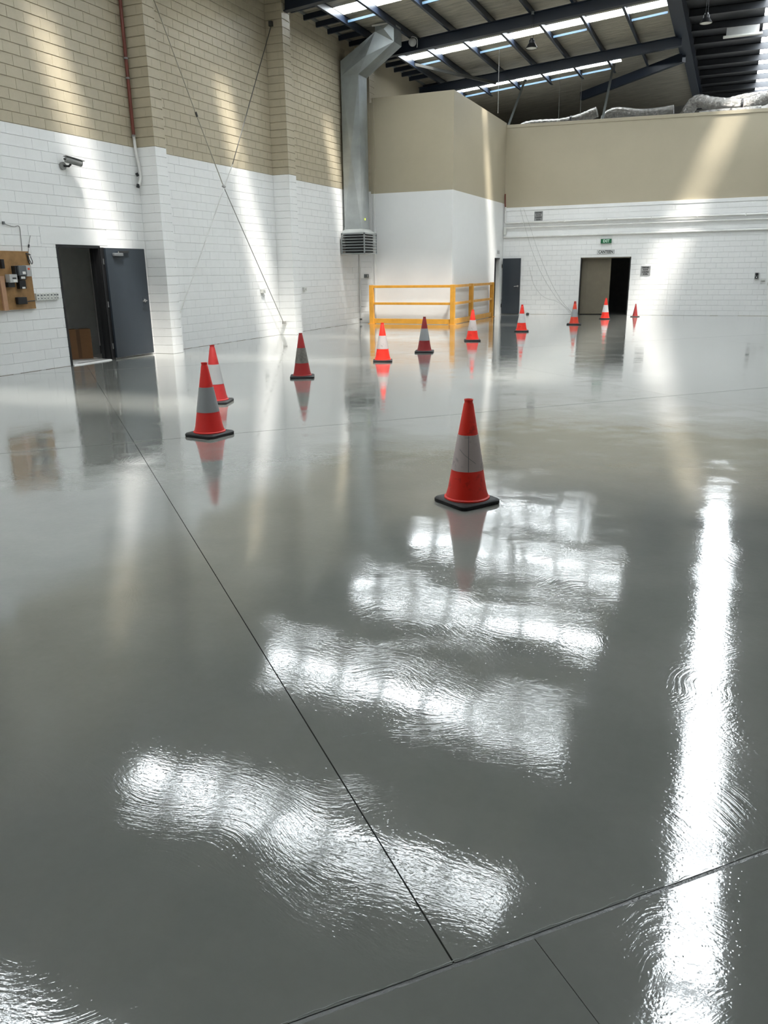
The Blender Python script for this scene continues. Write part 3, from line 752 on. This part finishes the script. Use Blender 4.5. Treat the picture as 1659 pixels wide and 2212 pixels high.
# ------------------------------------------------------------------ traffic cones
def cone(x, y, h, side, rz, red, band, label, tip=None, plainc=False, seam=False):
    t = thing('traffic_cone', (x, y, 0), label, 'traffic cone', 'traffic cones set out across the hall floor', rz)
    k = h / .7; s = side / 2; bh = .034 * k
    # rubber foot: rounded square slab with a bevelled top edge
    def rsq(a, r, n=5):
        pts = []
        for cxq, cyq, a0 in ((a - r, a - r, 0), (-(a - r), a - r, 90), (-(a - r), -(a - r), 180), (a - r, -(a - r), 270)):
            for j in range(n + 1):
                an_ = math.radians(a0 + 90 * j / n); pts.append((cxq + r * math.cos(an_), cyq + r * math.sin(an_)))
        return pts
    m = MB(); rings = [(rsq(s * .97, .035 * k), 0), (rsq(s, .04 * k), .006 * k), (rsq(s, .04 * k), bh * .72), (rsq(s - .010 * k, .035 * k), bh), (rsq(s * .74, .10 * k), bh + .004 * k)]
    nn = len(rings[0][0])
    for ring, z in rings: m.v += [(a, b, z) for a, b in ring]
    for i in range(len(rings) - 1):
        for j in range(nn): m.f.append((i * nn + j, i * nn + (j + 1) % nn, (i + 1) * nn + (j + 1) % nn, (i + 1) * nn + j))
    m.f.append(tuple(range(nn - 1, -1, -1))); m.f.append(tuple((len(rings) - 1) * nn + j for j in range(nn)))
    m.build('base', 'rubber', t, local=True, smooth=True)
    R0, R1 = .142 * k * min(1.0, side / .34 / k), .030 * k
    z0 = bh + .003 * k
    def rad(z): return R0 + (R1 - R0) * (z - z0) / (h - .02 * k - z0)
    prof = [(R0 + .014 * k, z0), (R0 + .013 * k, z0 + .008 * k), (R0 + .003 * k, z0 + .014 * k), (rad(z0 + .06 * k), z0 + .06 * k)]
    zt_ = h - .03 * k
    prof += [(rad(z), z) for z in (z0 + .2 * k, z0 + .4 * k, zt_)]
    prof += [(R1 * .92, h - .024 * k), (R1 * .92, h - .008 * k), (R1 * 1.02, h - .006 * k), (R1 * 1.02, h), (R1 * .8, h), (R1 * .8, h - .05 * k)]
    body = MB().lathe(prof, 40).build('body', red, t, local=True, smooth=True)
    if tip: MB().lathe([(rad(h * .90) + .0015, h * .90), (R1 * 1.06, h - .001), (R1 * .8, h + .001)], 32).build('tip', tip, t, local=True, smooth=True)
    if not plainc:
        za, zb = h * .335, h * .67; e = .0025
        b = MB().lathe([(rad(za), za - .001), (rad(za) + e, za), (rad(zb) + e, zb), (rad(zb), zb + .001)], 40).build('reflective_band', band, t, local=True, smooth=True)
        if seam:
            m = MB(); A = math.radians(seam)
            ca, sa = math.cos(A), math.sin(A)
            pts = [((rad(z) + e) * ca, (rad(z) + e) * sa, z) for z in [za + (zb - za) * i / 12 for i in range(13)]]
            m.tube(pts, .0018, 5); m.build('seam', 'grey_plastic', b, local=True)
            m = MB()
            pts = []
            for i in range(15):
                z = za + (zb - za) * (.62 - .028 * i); a_ = A - .75 + i * .09; pts.append(((rad(z) + e) * math.cos(a_), (rad(z) + e) * math.sin(a_), z))
            m.tube(pts, .0016, 5); m.build('crease', 'wire', b, local=True)
    return t
rd = math.radians
RED_M2 = cone_plastic('faded_dull_red_cone_plastic', (.24, .02, .02, 1), (.15, .015, .015, 1), .15)
cone(-1.497, 4.905, .70, .335, rd(-33), RED_B, BAND_DIRTY, 'bright red traffic cone with a scuffed pinkish band, alone in mid floor', seam=-36)
cone(-4.535, 6.26, .70, .355, rd(-8), RED_M, BAND_GREY, 'red traffic cone with clean grey band on the cross joint of the floor')
cone(-5.655, 7.99, .69, .36, rd(18), RED_D, BAND_GREY, 'darker red cone with clean grey band, partly hidden behind another cone')
cone(-5.80, 10.44, .652, .36, rd(27), RED_D, BAND_SOIL, 'dull red cone with a soiled brownish grey band')
cone(-5.49, 12.80, .662, .335, rd(22), RED_B, BAND_PALE, 'bright red cone with stained pale band ahead of the left railing post')
cone(-5.36, 14.56, .669, .36, rd(16), cone_plastic('maroon_cone_plastic', (.30, .02, .022, 1), (.2, .018, .02, 1), .15), BAND_GREY, 'maroon cone with plain grey band in front of the yellow railing')
cone(-5.21, 17.26, .676, .36, rd(20), RED_B, BAND_PALE, 'bright red cone with pale pinkish band before the railing corner')
cone(-4.81, 20.24, .666, .365, rd(14), RED_B, BAND_WHITE, 'bright red white-banded cone in front of the folded back charcoal door')
cone(-4.0, 23.2, .64, .40, rd(8), RED_O, BAND_GREY, 'orange red cone with dark tip and grey band left of the canteen doorway', tip=RED_D)
cone(-3.53, 26.0, .635, .34, rd(10), RED_B, BAND_WHITE, 'bright red white-banded cone standing before the canteen doorway')
cone(-2.77, 27.4, .41, .29, rd(5), RED_M2, None, 'small plain dull red cone without a band by the far wall', plainc=True)

# ------------------------------------------------------------------ things on the left wall
mb = thing('meter_board', (WX, 9.6, 1.0), 'brown wooden meter board with electricity meters beside the open door', 'meter board')
MB().box(WX, WX + .05, 9.05, 9.965, 1.005, 1.895).build('backboard', 'ply', mb, bevel=.003)
MB().box(WX, WX + .085, 9.30, 9.385, 1.0, 1.52).build('batten', 'pine', mb, bevel=.003)
def meter(y0, y1, z0, z1, d0, d1, mat, name='meter', bev=.01): return MB().box(WX + d0, WX + d1, y0, y1, z0, z1).build(name, mat, mb, bevel=bev)
B0 = .05
m1 = meter(9.62, 9.775, 1.525, 1.675, B0, .16, 'grey_plastic'); MB().box(WX + .16, WX + .163, 9.685, 9.745, 1.545, 1.585).build('meter_label', 'label', m1)
MB().box(WX + B0, WX + .13, 9.575, 9.62, 1.53, 1.67).build('meter_housing', 'black', m1)
m2 = meter(9.785, 9.90, 1.51, 1.68, B0, .13, 'lgrey', 'isolator'); MB().box(WX + .13, WX + .133, 9.825, 9.865, 1.61, 1.64).build('warning_label', 'red', m2)
m3 = meter(9.43, 9.58, 1.42, 1.545, B0, .15, 'lgrey'); MB().box(WX + .15, WX + .153, 9.48, 9.55, 1.475, 1.495).build('display', 'black', m3)
MB().box(WX + .15, WX + .153, 9.49, 9.56, 1.43, 1.465).build('meter_label', 'label', m3)
MB().box(WX + B0, WX + .12, 9.41, 9.54, 1.35, 1.425).build('terminal_cover', 'black', m3, bevel=.006)
m4 = meter(9.625, 9.76, 1.46, 1.525, B0, .14, 'black', 'terminal_block', .004); MB().box(WX + .14, WX + .143, 9.66, 9.74, 1.475, 1.51).build('meter_label', 'label', m4)
m5 = meter(9.63, 9.76, 1.32, 1.455, B0, .12, 'black', 'relay'); MB().box(WX + .12, WX + .123, 9.675, 9.735, 1.325, 1.35).build('meter_label', 'label', m5)
m6 = meter(9.565, 9.75, 1.085, 1.195, B0, .11, 'black', 'junction_box', .012); MB().tube([(WX + .08, 9.75, 1.12), (WX + .06, 9.80, 1.125), (WX + .055, 9.95, 1.13)], .008, 6).build('cable', 'black', m6)
meter(9.36, 9.415, 1.63, 1.77, B0, .10, 'black', 'fuse_holder')
m = MB().tube(catmull([(WX + .06, 9.90, 1.86), (WX + .07, 9.95, 1.85), (WX + .05, 9.99, 1.84)], 5), .012, 6); 
m.tube(catmull([(WX + .06, 9.93, 1.82), (WX + .07, 9.955, 1.74), (WX + .06, 9.99, 1.70), (WX + .05, 10.02, 1.74), (WX + .05, 9.99, 1.82)], 6), .006, 6)
m.tube(catmull([(WX + .06, 9.92, 1.84), (WX + .06, 9.93, 1.75), (WX + .06, 9.95, 1.70)], 5), .009, 6); m.build('loose_cable', 'black', mb)
t = MB().tube(catmull([(WX + .012, 9.585, 2.31), (WX + .015, 9.66, 2.28), (WX + .012, 9.78, 2.262), (WX + .012, 9.885, 2.268), (WX + .014, 9.885, 2.10), (WX + .014, 9.872, 1.9)], 6), .006, 6).build('wall_cable', 'wire', origin=(WX, 9.7, 1.9))
tag(t, 'thin grey cable on the white wall above the meter board', 'cable')
MB().box(WX, WX + .03, 9.57, 9.60, 2.285, 2.33).build('cable_clip', 'grey_plastic', t)
t = MB().tube([(WX + .012, 10.085, 2.14), (WX + .014, 10.02, 1.98), (WX + .02, 9.99, 1.88)], .005, 6).build('aerial_wire', 'wire', origin=(WX, 10.0, 1.88))
tag(t, 'short slanted wire rising from the top corner of the meter board', 'wire'); MB().tube([(WX + .014, 10.03, 2.0), (WX + .017, 10.012, 1.955)], .012, 8).build('aerial_base', 'black', t)
sw = thing('switch_row', (WX, 10.25, 1.12), 'row of off-white wall switches between meter board and door', 'switches')
MB().box(WX, WX + .02, 10.0, 10.49, 1.125, 1.245).build('mounting_strip', 'wplastic', sw, bevel=.003)
for a, b in ((10.005, 10.085), (10.09, 10.145), (10.15, 10.215), (10.22, 10.285), (10.29, 10.375), (10.38, 10.435), (10.44, 10.488)):
    s_ = MB().box(WX + .02, WX + .045, a, b, 1.13, 1.24).build('switch_plate', 'wplastic', sw, bevel=.004)
    MB().box(WX + .045, WX + .052, (a + b) / 2 - .014, (a + b) / 2 + .014, 1.20, 1.22).build('rocker', 'grey_plastic', s_)
    MB().box(WX + .045, WX + .048, (a + b) / 2 - .012, (a + b) / 2 + .012, 1.15, 1.165).build('socket_slot', 'grey_plastic', s_)
# security camera
t = thing('security_camera', (WX, 10.98, 3.27), 'grey bullet security camera on a short bracket, high on the white wall', 'camera')
MB().tube([(WX, 10.98, 3.27), (WX + .035, 10.98, 3.27)], .062, 20).build('wall_mount', 'camgrey', t, smooth=True)
br = MB().tube([(WX + .03, 10.985, 3.27), (WX + .10, 11.03, 3.265), (WX + .13, 11.05, 3.30)], .018, 10).build('bracket', 'black', t, smooth=True)
a = Vector((WX + .10, 10.97, 3.365)); b = Vector((WX + .20, 11.21, 3.315)); d = (b - a).normalized()
MB().tube([a, b], .05, 20).build('housing', 'camgrey', t, smooth=True)
MB().bar(a + Vector((0, 0, .052)) - d * .01, b + Vector((0, 0, .052)) + d * .05, .115, .008).build('sun_shield', 'camgrey', t)
MB().tube([b - d * .005, b + d * .012], .043, 20).build('lens', 'black', t, smooth=True)
MB().tube([a - d * .03, a], .012, 8).build('cable_gland', 'black', t)
# red pipe with white flexible tail in the pilaster corner
t = thing('red_pipe', (WX + .06, 12.80, 3.95), 'red oxide pipe in the pilaster corner ending in a white hose', 'pipe')
MB().tube([(WX + .06, 12.79, 7.3), (WX + .06, 12.80, 3.97)], .03, 14).build('pipe_run', 'redpipe', t, smooth=True)
for z in (3.97, 4.92, 5.24, 6.3): MB().tube([(WX + .06, 12.795, z - .015), (WX + .06, 12.795, z + .015)], .04, 12).build('pipe_clip', 'camgrey', t)
MB().tube(catmull([(WX + .06, 12.80, 3.97), (WX + .06, 12.82, 3.72), (WX + .07, 12.86, 3.45), (WX + .075, 12.865, 3.28), (WX + .07, 12.82, 3.15), (WX + .06, 12.80, 3.12)], 8), .027, 12).build('hose', 'wpipe', t, smooth=True)
MB().tube([(WX + .055, 12.785, 3.08), (WX + .06, 12.80, 3.14)], .03, 10).build('hose_end', 'black', t)
MB().bar((WX + .03, 12.80, 3.30), (WX + .06, 12.83, 3.32), .03, .06).build('hook', 'black', t)
# crossed bracing rods
def rod(name, pts, mats, label, r=.0095):
    t = thing(name, pts[-1], label, 'rod')
    for (p, q), mt in zip(zip(pts[:-1], pts[1:]), mats): MB().tube([p, q], r, 10).build('rod_length', mt, t, smooth=True)
    return t
RX = -10.36
t = rod('brace_rod', [(RX, 13.27, 7.0), (RX, 14.70, 4.62), (RX, 15.52, 3.31), (RX, 17.79, .305)], ['rodbeige', 'rodbeige', 'rodgrey'], 'wall brace rod, beige above and grey below, ending low on a pilaster')
MB().box(RX - .04, RX + .04, 17.78, 17.858, .27, .34).build('rod_bracket', 'rodgrey', t)
MB().tube([(RX, 14.69, 4.66), (RX, 14.73, 4.58)], .022, 10).build('coupling', 'roddark', t)
t = rod('brace_rod', [(RX + .035, 17.83, 6.94), (RX + .035, 15.86, 3.80), (RX + .035, 13.27, .345)], ['roddark', 'wpipe'], 'wall brace rod, dark above the paint line and white below it')
MB().box(RX - .005, RX + .075, 17.78, 17.858, 6.93, 7.03).build('rod_bracket', 'roddark', t)
MB().tube([(RX, 15.47, 3.345), (RX + .05, 15.50, 3.30)], .03, 12).build('cross_clamp', 'rodgrey', t)
# outlets
for y, lab in ((17.07, 'small off-white outlet box between the crossed rods'), (19.18, 'small white outlet box on the wall past the second pilaster')):
    t = MB().box(WX, WX + .06, y - .075, y + .075, 1.05, 1.14).build('outlet_box', 'wplastic', origin=(WX, y, 1.05), bevel=.008)
    tag(t, lab, 'outlet', 'outlet boxes on the block wall'); MB().box(WX + .06, WX + .066, y - .03, y + .03, 1.08, 1.11).build('switch_rocker', 'lgrey', t)
t = MB().box(-10.30, -10.17, YB - .10, YB - .015, 1.345, 1.45).build('control_box', 'grey_plastic', origin=(-10.23, YB - .05, 1.345), bevel=.008)
tag(t, 'small dark control box below the duct outlet', 'control box'); MB().box(-10.19, -10.168, YB - .104, YB - .098, 1.37, 1.43).build('cover_strip', 'lgrey', t)
t = MB().tube([(WX + .045, YB - .05, .13), (WX + .045, YB - .05, 2.6)], .014, 8).build('conduit', 'wpipe', origin=(WX + .045, YB - .05, .13), smooth=True)
tag(t, 'thin white vertical conduit running down the wall under the duct', 'conduit'); MB().box(WX + .02, WX + .07, YB - .075, YB - .02, .09, .135).build('conduit_end', 'roddark', t)

# ------------------------------------------------------------------ things on the far wall
FACE = (math.pi / 2, 0, 0)
t = MB().box(-4.155, -3.81, BY - .07, BY, 2.325, 2.465).build('exit_sign', 'green', origin=(-3.98, BY, 2.325), bevel=.006)
tag(t, 'green EXIT sign above the canteen doorway', 'sign'); lettering('EXIT', .125, 'exitletter', (-3.975, BY - .072, 2.393), FACE, t, sx=.8)
t = MB().box(-4.255, -3.695, BY - .014, BY, 1.985, 2.115).build('door_sign', 'signgrey', origin=(-3.975, BY, 1.985), bevel=.002)
tag(t, 'white sign reading CANTEEN over the wide doorway', 'sign')
MB().box(-4.24, -3.71, BY - .017, BY - .014, 1.997, 2.103).build('sign_face', 'signwhite', t); lettering('CANTEEN', .118, 'ink', (-3.975, BY - .019, 2.05), FACE, t, sx=.90)
for x0, x1, z0, z1, lab in ((-6.445, -6.155, 3.115, 3.42, 'grey floor loading sign high on the far wall near the corner'), (-2.80, -2.495, 1.285, 1.58, 'grey floor loading sign on the far wall beside the canteen doorway')):
    cxm, czm = (x0 + x1) / 2, (z0 + z1) / 2
    t = MB().box(x0, x1, BY - .014, BY, z0, z1).build('loading_sign', 'signgrey', origin=(cxm, BY, z0), bevel=.002); tag(t, lab, 'sign', 'floor loading signs')
    H = z1 - z0
    for k, (tx, sc) in enumerate((('DESIGNED', .86), ('FLOOR', .86), ('LOADING', .86), ('20 KPa', .9))):
        lettering(tx, .064, 'ink', (cxm, BY - .016, z1 - .05 - k * (H - .09) / 3), FACE, t, sx=sc * .88)
# conduits
def conduit(pts, r, label, mat='wpipe', dark_to=None):
    t = thing('conduit', pts[-1], label, 'conduit', None)
    MB().tube(pts, r, 10).build('conduit_run', mat, t, smooth=True)
    return t
t = conduit([(EX - .02, BY - .05, 3.085)] + [(x, BY - .05, 3.07) for x in (0, -3, -6, -7.38)] + [(-7.435, BY - .05, 3.09), (-7.45, BY - .05, 3.16), (-7.45, BY - .05, 3.6)], .03, 'white conduit along the far wall turning up at the corner, uppermost of three')
MB().tube([(-7.45, BY - .05, 3.58), (-7.47, BY - .05, 3.66), (-7.48, BY - .05, 4.02)], .022, 8).build('dark_pipe_end', 'redpipe', t)
for x in (-6.8, -5.4, -4, -2.6, -1.2, .2): MB().box(x - .015, x + .015, BY - .085, BY - .014, 3.035, 3.105).build('saddle_clip', 'wpipe', t)
t = conduit([(EX - .02, BY - .045, 2.93), (-7.44, BY - .045, 2.915)], .022, 'thin white conduit along the far wall between two thicker ones')
MB().box(-7.50, -7.40, BY - .075, BY - .012, 2.70, 2.93).build('junction_box', 'wplastic', t, bevel=.01)
t = conduit([(EX - .02, BY - .035, 2.635), (-7.49, BY - .035, 2.605)], .03, 'white conduit along the far wall, lowest of three')
t = MB().box(EX - 13.5, EX - .02, BY - .006, BY, 2.68, 2.70).build('trim_1', 'white', origin=(0, BY, 2.68)); tag(t, 'shallow painted ledge above the lowest conduit on the far wall', 'trim', kind='structure')
# slack cables down the far wall
def cable(pts, lab, r=.0032):
    t = MB().tube(catmull(pts, 8), r, 6).build('slack_cable', 'wire', origin=pts[-1]); tag(t, lab, 'cable', 'slack cables on the far wall')
cable([(-6.92, BY - .10, 3.52), (-6.70, BY - .13, 2.85), (-6.45, BY - .16, 2.17), (-6.05, BY - .22, 1.35), (-5.5, BY - .2, .55), (-5.05, BY - .1, .12), (-4.98, BY - .1, .012)], 'thin slack cable hanging down the far wall to the canteen doorway')
cable([(-6.80, BY - .10, 3.52), (-6.52, BY - .13, 2.85), (-6.25, BY - .16, 2.17), (-5.78, BY - .22, 1.2), (-5.35, BY - .2, .5), (-5.0, BY - .1, .10), (-4.95, BY - .12, .012)], 'thin slack cable on the far wall, the one nearer the loading sign')
cable([(-6.55, BY - .02, 1.6), (-6.35, BY - .02, 1.0), (-6.0, BY - .02, .6), (-5.55, BY - .02, .45), (-5.25, BY - .02, .25), (-5.02, BY - .03, .012)], 'loose cable loop low on the far wall beside the canteen doorway', .0026)
# fittings at the right
t = thing('wall_socket', (.72, BY, 1.15), 'grey industrial wall socket with black round outlets on the far wall', 'socket')
MB().box(.665, .785, BY - .09, BY, 1.15, 1.33).build('housing', 'signgrey', t, bevel=.008)
MB().tube([(.725, BY - .09, 1.285), (.725, BY - .12, 1.28)], .04, 16).build('rotary_switch', 'black', t)
s_ = MB().tube([(.725, BY - .09, 1.195), (.725, BY - .125, 1.19)], .042, 16).build('plug_collar', 'black', t); MB().tube([(.725, BY - .125, 1.19), (.725, BY - .128, 1.19)], .018, 12).build('plug_face', 'label', s_)
t = MB().box(.855, .985, BY - .06, BY, 1.075, 1.145).build('outlet_box', 'wplastic', origin=(.92, BY, 1.075), bevel=.006); tag(t, 'small white outlet box beside the grey industrial socket', 'outlet'); MB().box(.87, .97, BY - .064, BY - .06, 1.08, 1.10).build('switch_rocker', 'lgrey', t)
t = MB().box(1.055, 1.20, BY - .05, BY, .95, 1.03).build('outlet_box', 'wplastic', origin=(1.12, BY, .95), bevel=.006); tag(t, 'low white outlet box at the edge of the far wall', 'outlet'); MB().box(1.08, 1.17, BY - .054, BY - .05, .965, .99).build('switch_rocker', 'lgrey', t)
t = MB().lathe([(.0, 0), (.05, 0), (.055, .03), (.03, .06), (0, .065)], 12, (-6.52, BY - .12, 0)).build('door_stop', 'black', origin=(-6.52, BY - .12, 0), smooth=True); tag(t, 'small black rubber door stop on the floor by the far wall', 'door stop')

# ------------------------------------------------------------------ lamps, ducts, straps under the roof
def high_bay(x, y, zl, ztop, label, ties=True):
    t = thing('high_bay_lamp', (x, y, zl), label, 'lamp', 'high bay lamps')
    MB().lathe([(.15, 0), (.155, .01), (.09, .11), (.075, .12), (.075, .19), (.05, .20), (.045, .235), (.0, .24)], 28, (x, y, zl)).build('shade', 'black', t, smooth=True)
    MB().lathe([(.0, .004), (.125, .004), (.14, .008), (.14, .02)], 28, (x, y, zl)).build('diffuser', 'diffuser', t, smooth=True)
    m = MB()
    for dx in (-.03, .03): m.tube([(x + dx, y, zl + .22), (x + dx * .3, y, ztop)], .005, 6)
    m.build('suspension_cable', 'black', t)
    MB().box(x - .03, x + .03, y - .03, y + .03, ztop - .05, ztop + .02).build('hanger', 'galv', t)
high_bay(-5.43, 22.81, 7.04, 7.87, 'black high bay lamp hanging on cables below the navy rafter')
high_bay(-1.257, 23.90, 7.39, 8.355, 'black high bay lamp under the dark roof beyond the girder')
t = thing('spot_lamp', (-8.72, 22.72, 7.5), 'small round white lamp with a loop of cord at the end of the rafter', 'lamp')
MB().lathe([(0, 0), (.07, .005), (.105, .04), (.11, .07), (.06, .12), (0, .13)], 24).build('lamp_head', 'lgrey', t, local=True, smooth=True).rotation_euler = (math.radians(80), 0, math.radians(15))
MB().lathe([(.0, -.002), (.07, .001), (.09, .012)], 24).build('lens', 'diffuser', t, local=True, smooth=True).rotation_euler = (math.radians(80), 0, math.radians(15))
MB().tube(catmull([(-8.80, 22.72, 7.62), (-8.72, 22.70, 7.66), (-8.60, 22.70, 7.60), (-8.575, 22.70, 7.50), (-8.59, 22.70, 7.38)], 6), .012, 8).build('cord', 'lgrey', t, smooth=True)
MB().bar((-8.72, 22.74, 7.52), (-8.72, 22.84, 7.44), .03, .03).build('lamp_bracket', 'black', t)

def flexduct(pts, r, label, clamps=()):
    pts = [(x, y, z + .05) for x, y, z in pts]
    c = catmull(pts, 12); t = thing('flexible_duct', pts[0], label, 'duct', 'silver flexible ducts on the wall top')
    MB().tube(c, r, 20, rfun=lambda i: r * (1 + .035 * math.sin(i * 1.7) + random.uniform(-.03, .03))).build('foil_sleeve', 'duct', t, smooth=True)
    for k in clamps:
        i = int(k * (len(c) - 2)); d = (c[i + 1] - c[i]).normalized()
        MB().tube([c[i] - d * .03, c[i] + d * .03], r * 1.07, 20, caps=False).build('clamp_band', 'black', t)
    return t
YQ = BY + .75
flexduct([(-7.32, YQ, 6.03), (-7.0, YQ, 6.17), (-6.5, YQ, 6.19), (-5.9, YQ, 6.17), (-5.3, YQ, 6.24), (-4.9, YQ, 6.36), (-4.66, YQ, 6.43)], .16, 'silver flexible duct lying on the far wall top at the enclosure corner', (.62,))
flexduct([(-4.44, YQ + .02, 6.02), (-4.32, YQ, 6.28), (-4.0, YQ, 6.36), (-3.3, YQ, 6.25), (-2.8, YQ, 6.24), (-2.25, YQ, 6.28)], .16, 'silver flexible duct sagging along the far wall top behind a steel strap')
flexduct([(-1.95, YQ, 5.98), (-1.80, YQ, 6.25), (-1.58, YQ, 6.48), (-1.1, YQ, 6.38), (-.55, YQ, 6.28), (-.1, YQ, 6.26), (.4, YQ, 6.40), (1.0, YQ, 6.6)], .19, 'silver flexible duct rising in a hump on the far wall top', (.68,))
flexduct([(-.75, YQ + .42, 6.40), (-.2, YQ + .42, 6.49), (.5, YQ + .42, 6.52), (1.3, YQ + .42, 6.55)], .16, 'silver flexible duct lying behind the humped one')
flexduct([(-1.45, YQ - .36, 6.0), (-.9, YQ - .36, 6.02), (-.3, YQ - .36, 6.01), (.3, YQ - .36, 6.03)], .13, 'silver flexible duct lying low beneath the humped one', (.55,))
def strap(a, b, label, w=.075):
    t = MB().bar(a, b, w, .006, up=(0, -1, 0)).build('steel_strap', 'galv', origin=b); tag(t, label, 'strap', 'steel straps from the roof')
    MB().bar(Vector(a), Vector(a) + Vector((0, 0, -.08)), w * 1.2, .02, up=(0, -1, 0)).build('strap_cleat', 'navy', t)
strap((-7.15, 29.3, roof_z(-7.15) - .25), (-7.48, BY + .1, 6.19), 'slanting steel strap from the roof to the enclosure corner')
strap((-4.3, 29.7, roof_z(-4.3) - .2), (-4.38, BY + .1, 6.09), 'slanting steel strap crossing the silver duct on the far wall')
for x, y, z0_, lab in ((-5.95, 29.2, 6.35, 'thin hanging wire above the first silver duct'), (-5.3, 29.6, 6.4, 'thin dark hanger wire near the slanting steel strap'), (-7.15, 25.9, 6.13, 'thin hanging wire over the enclosure')):
    t = MB().tube([(x, y, roof_z(x) - .02), (x + .01, y, z0_)], .006, 6).build('hanger_wire', 'wire', origin=(x, y, z0_)); tag(t, lab, 'wire')
t = MB().bar((-9.55, 25.05, roof_z(-9.55) - .24), (-7.75, 27.75, roof_z(-7.75) - .55), .06, .08).build('roof_brace', 'roddark', origin=(-7.75, 27.75, 7.3)); tag(t, 'sloping brown roof brace above the enclosure', 'brace')
t = MB().box(-.98, .1, 28.56, 28.70, 8.10, 8.15).build('batten_lamp', 'diffuser', origin=(-.45, 28.63, 8.10), bevel=.008); tag(t, 'long pale batten lamp under the dark roof', 'lamp'); MB().box(-.9, 0.0, 28.6, 28.66, 8.15, 8.37).build('lamp_spine', 'lgrey', t)
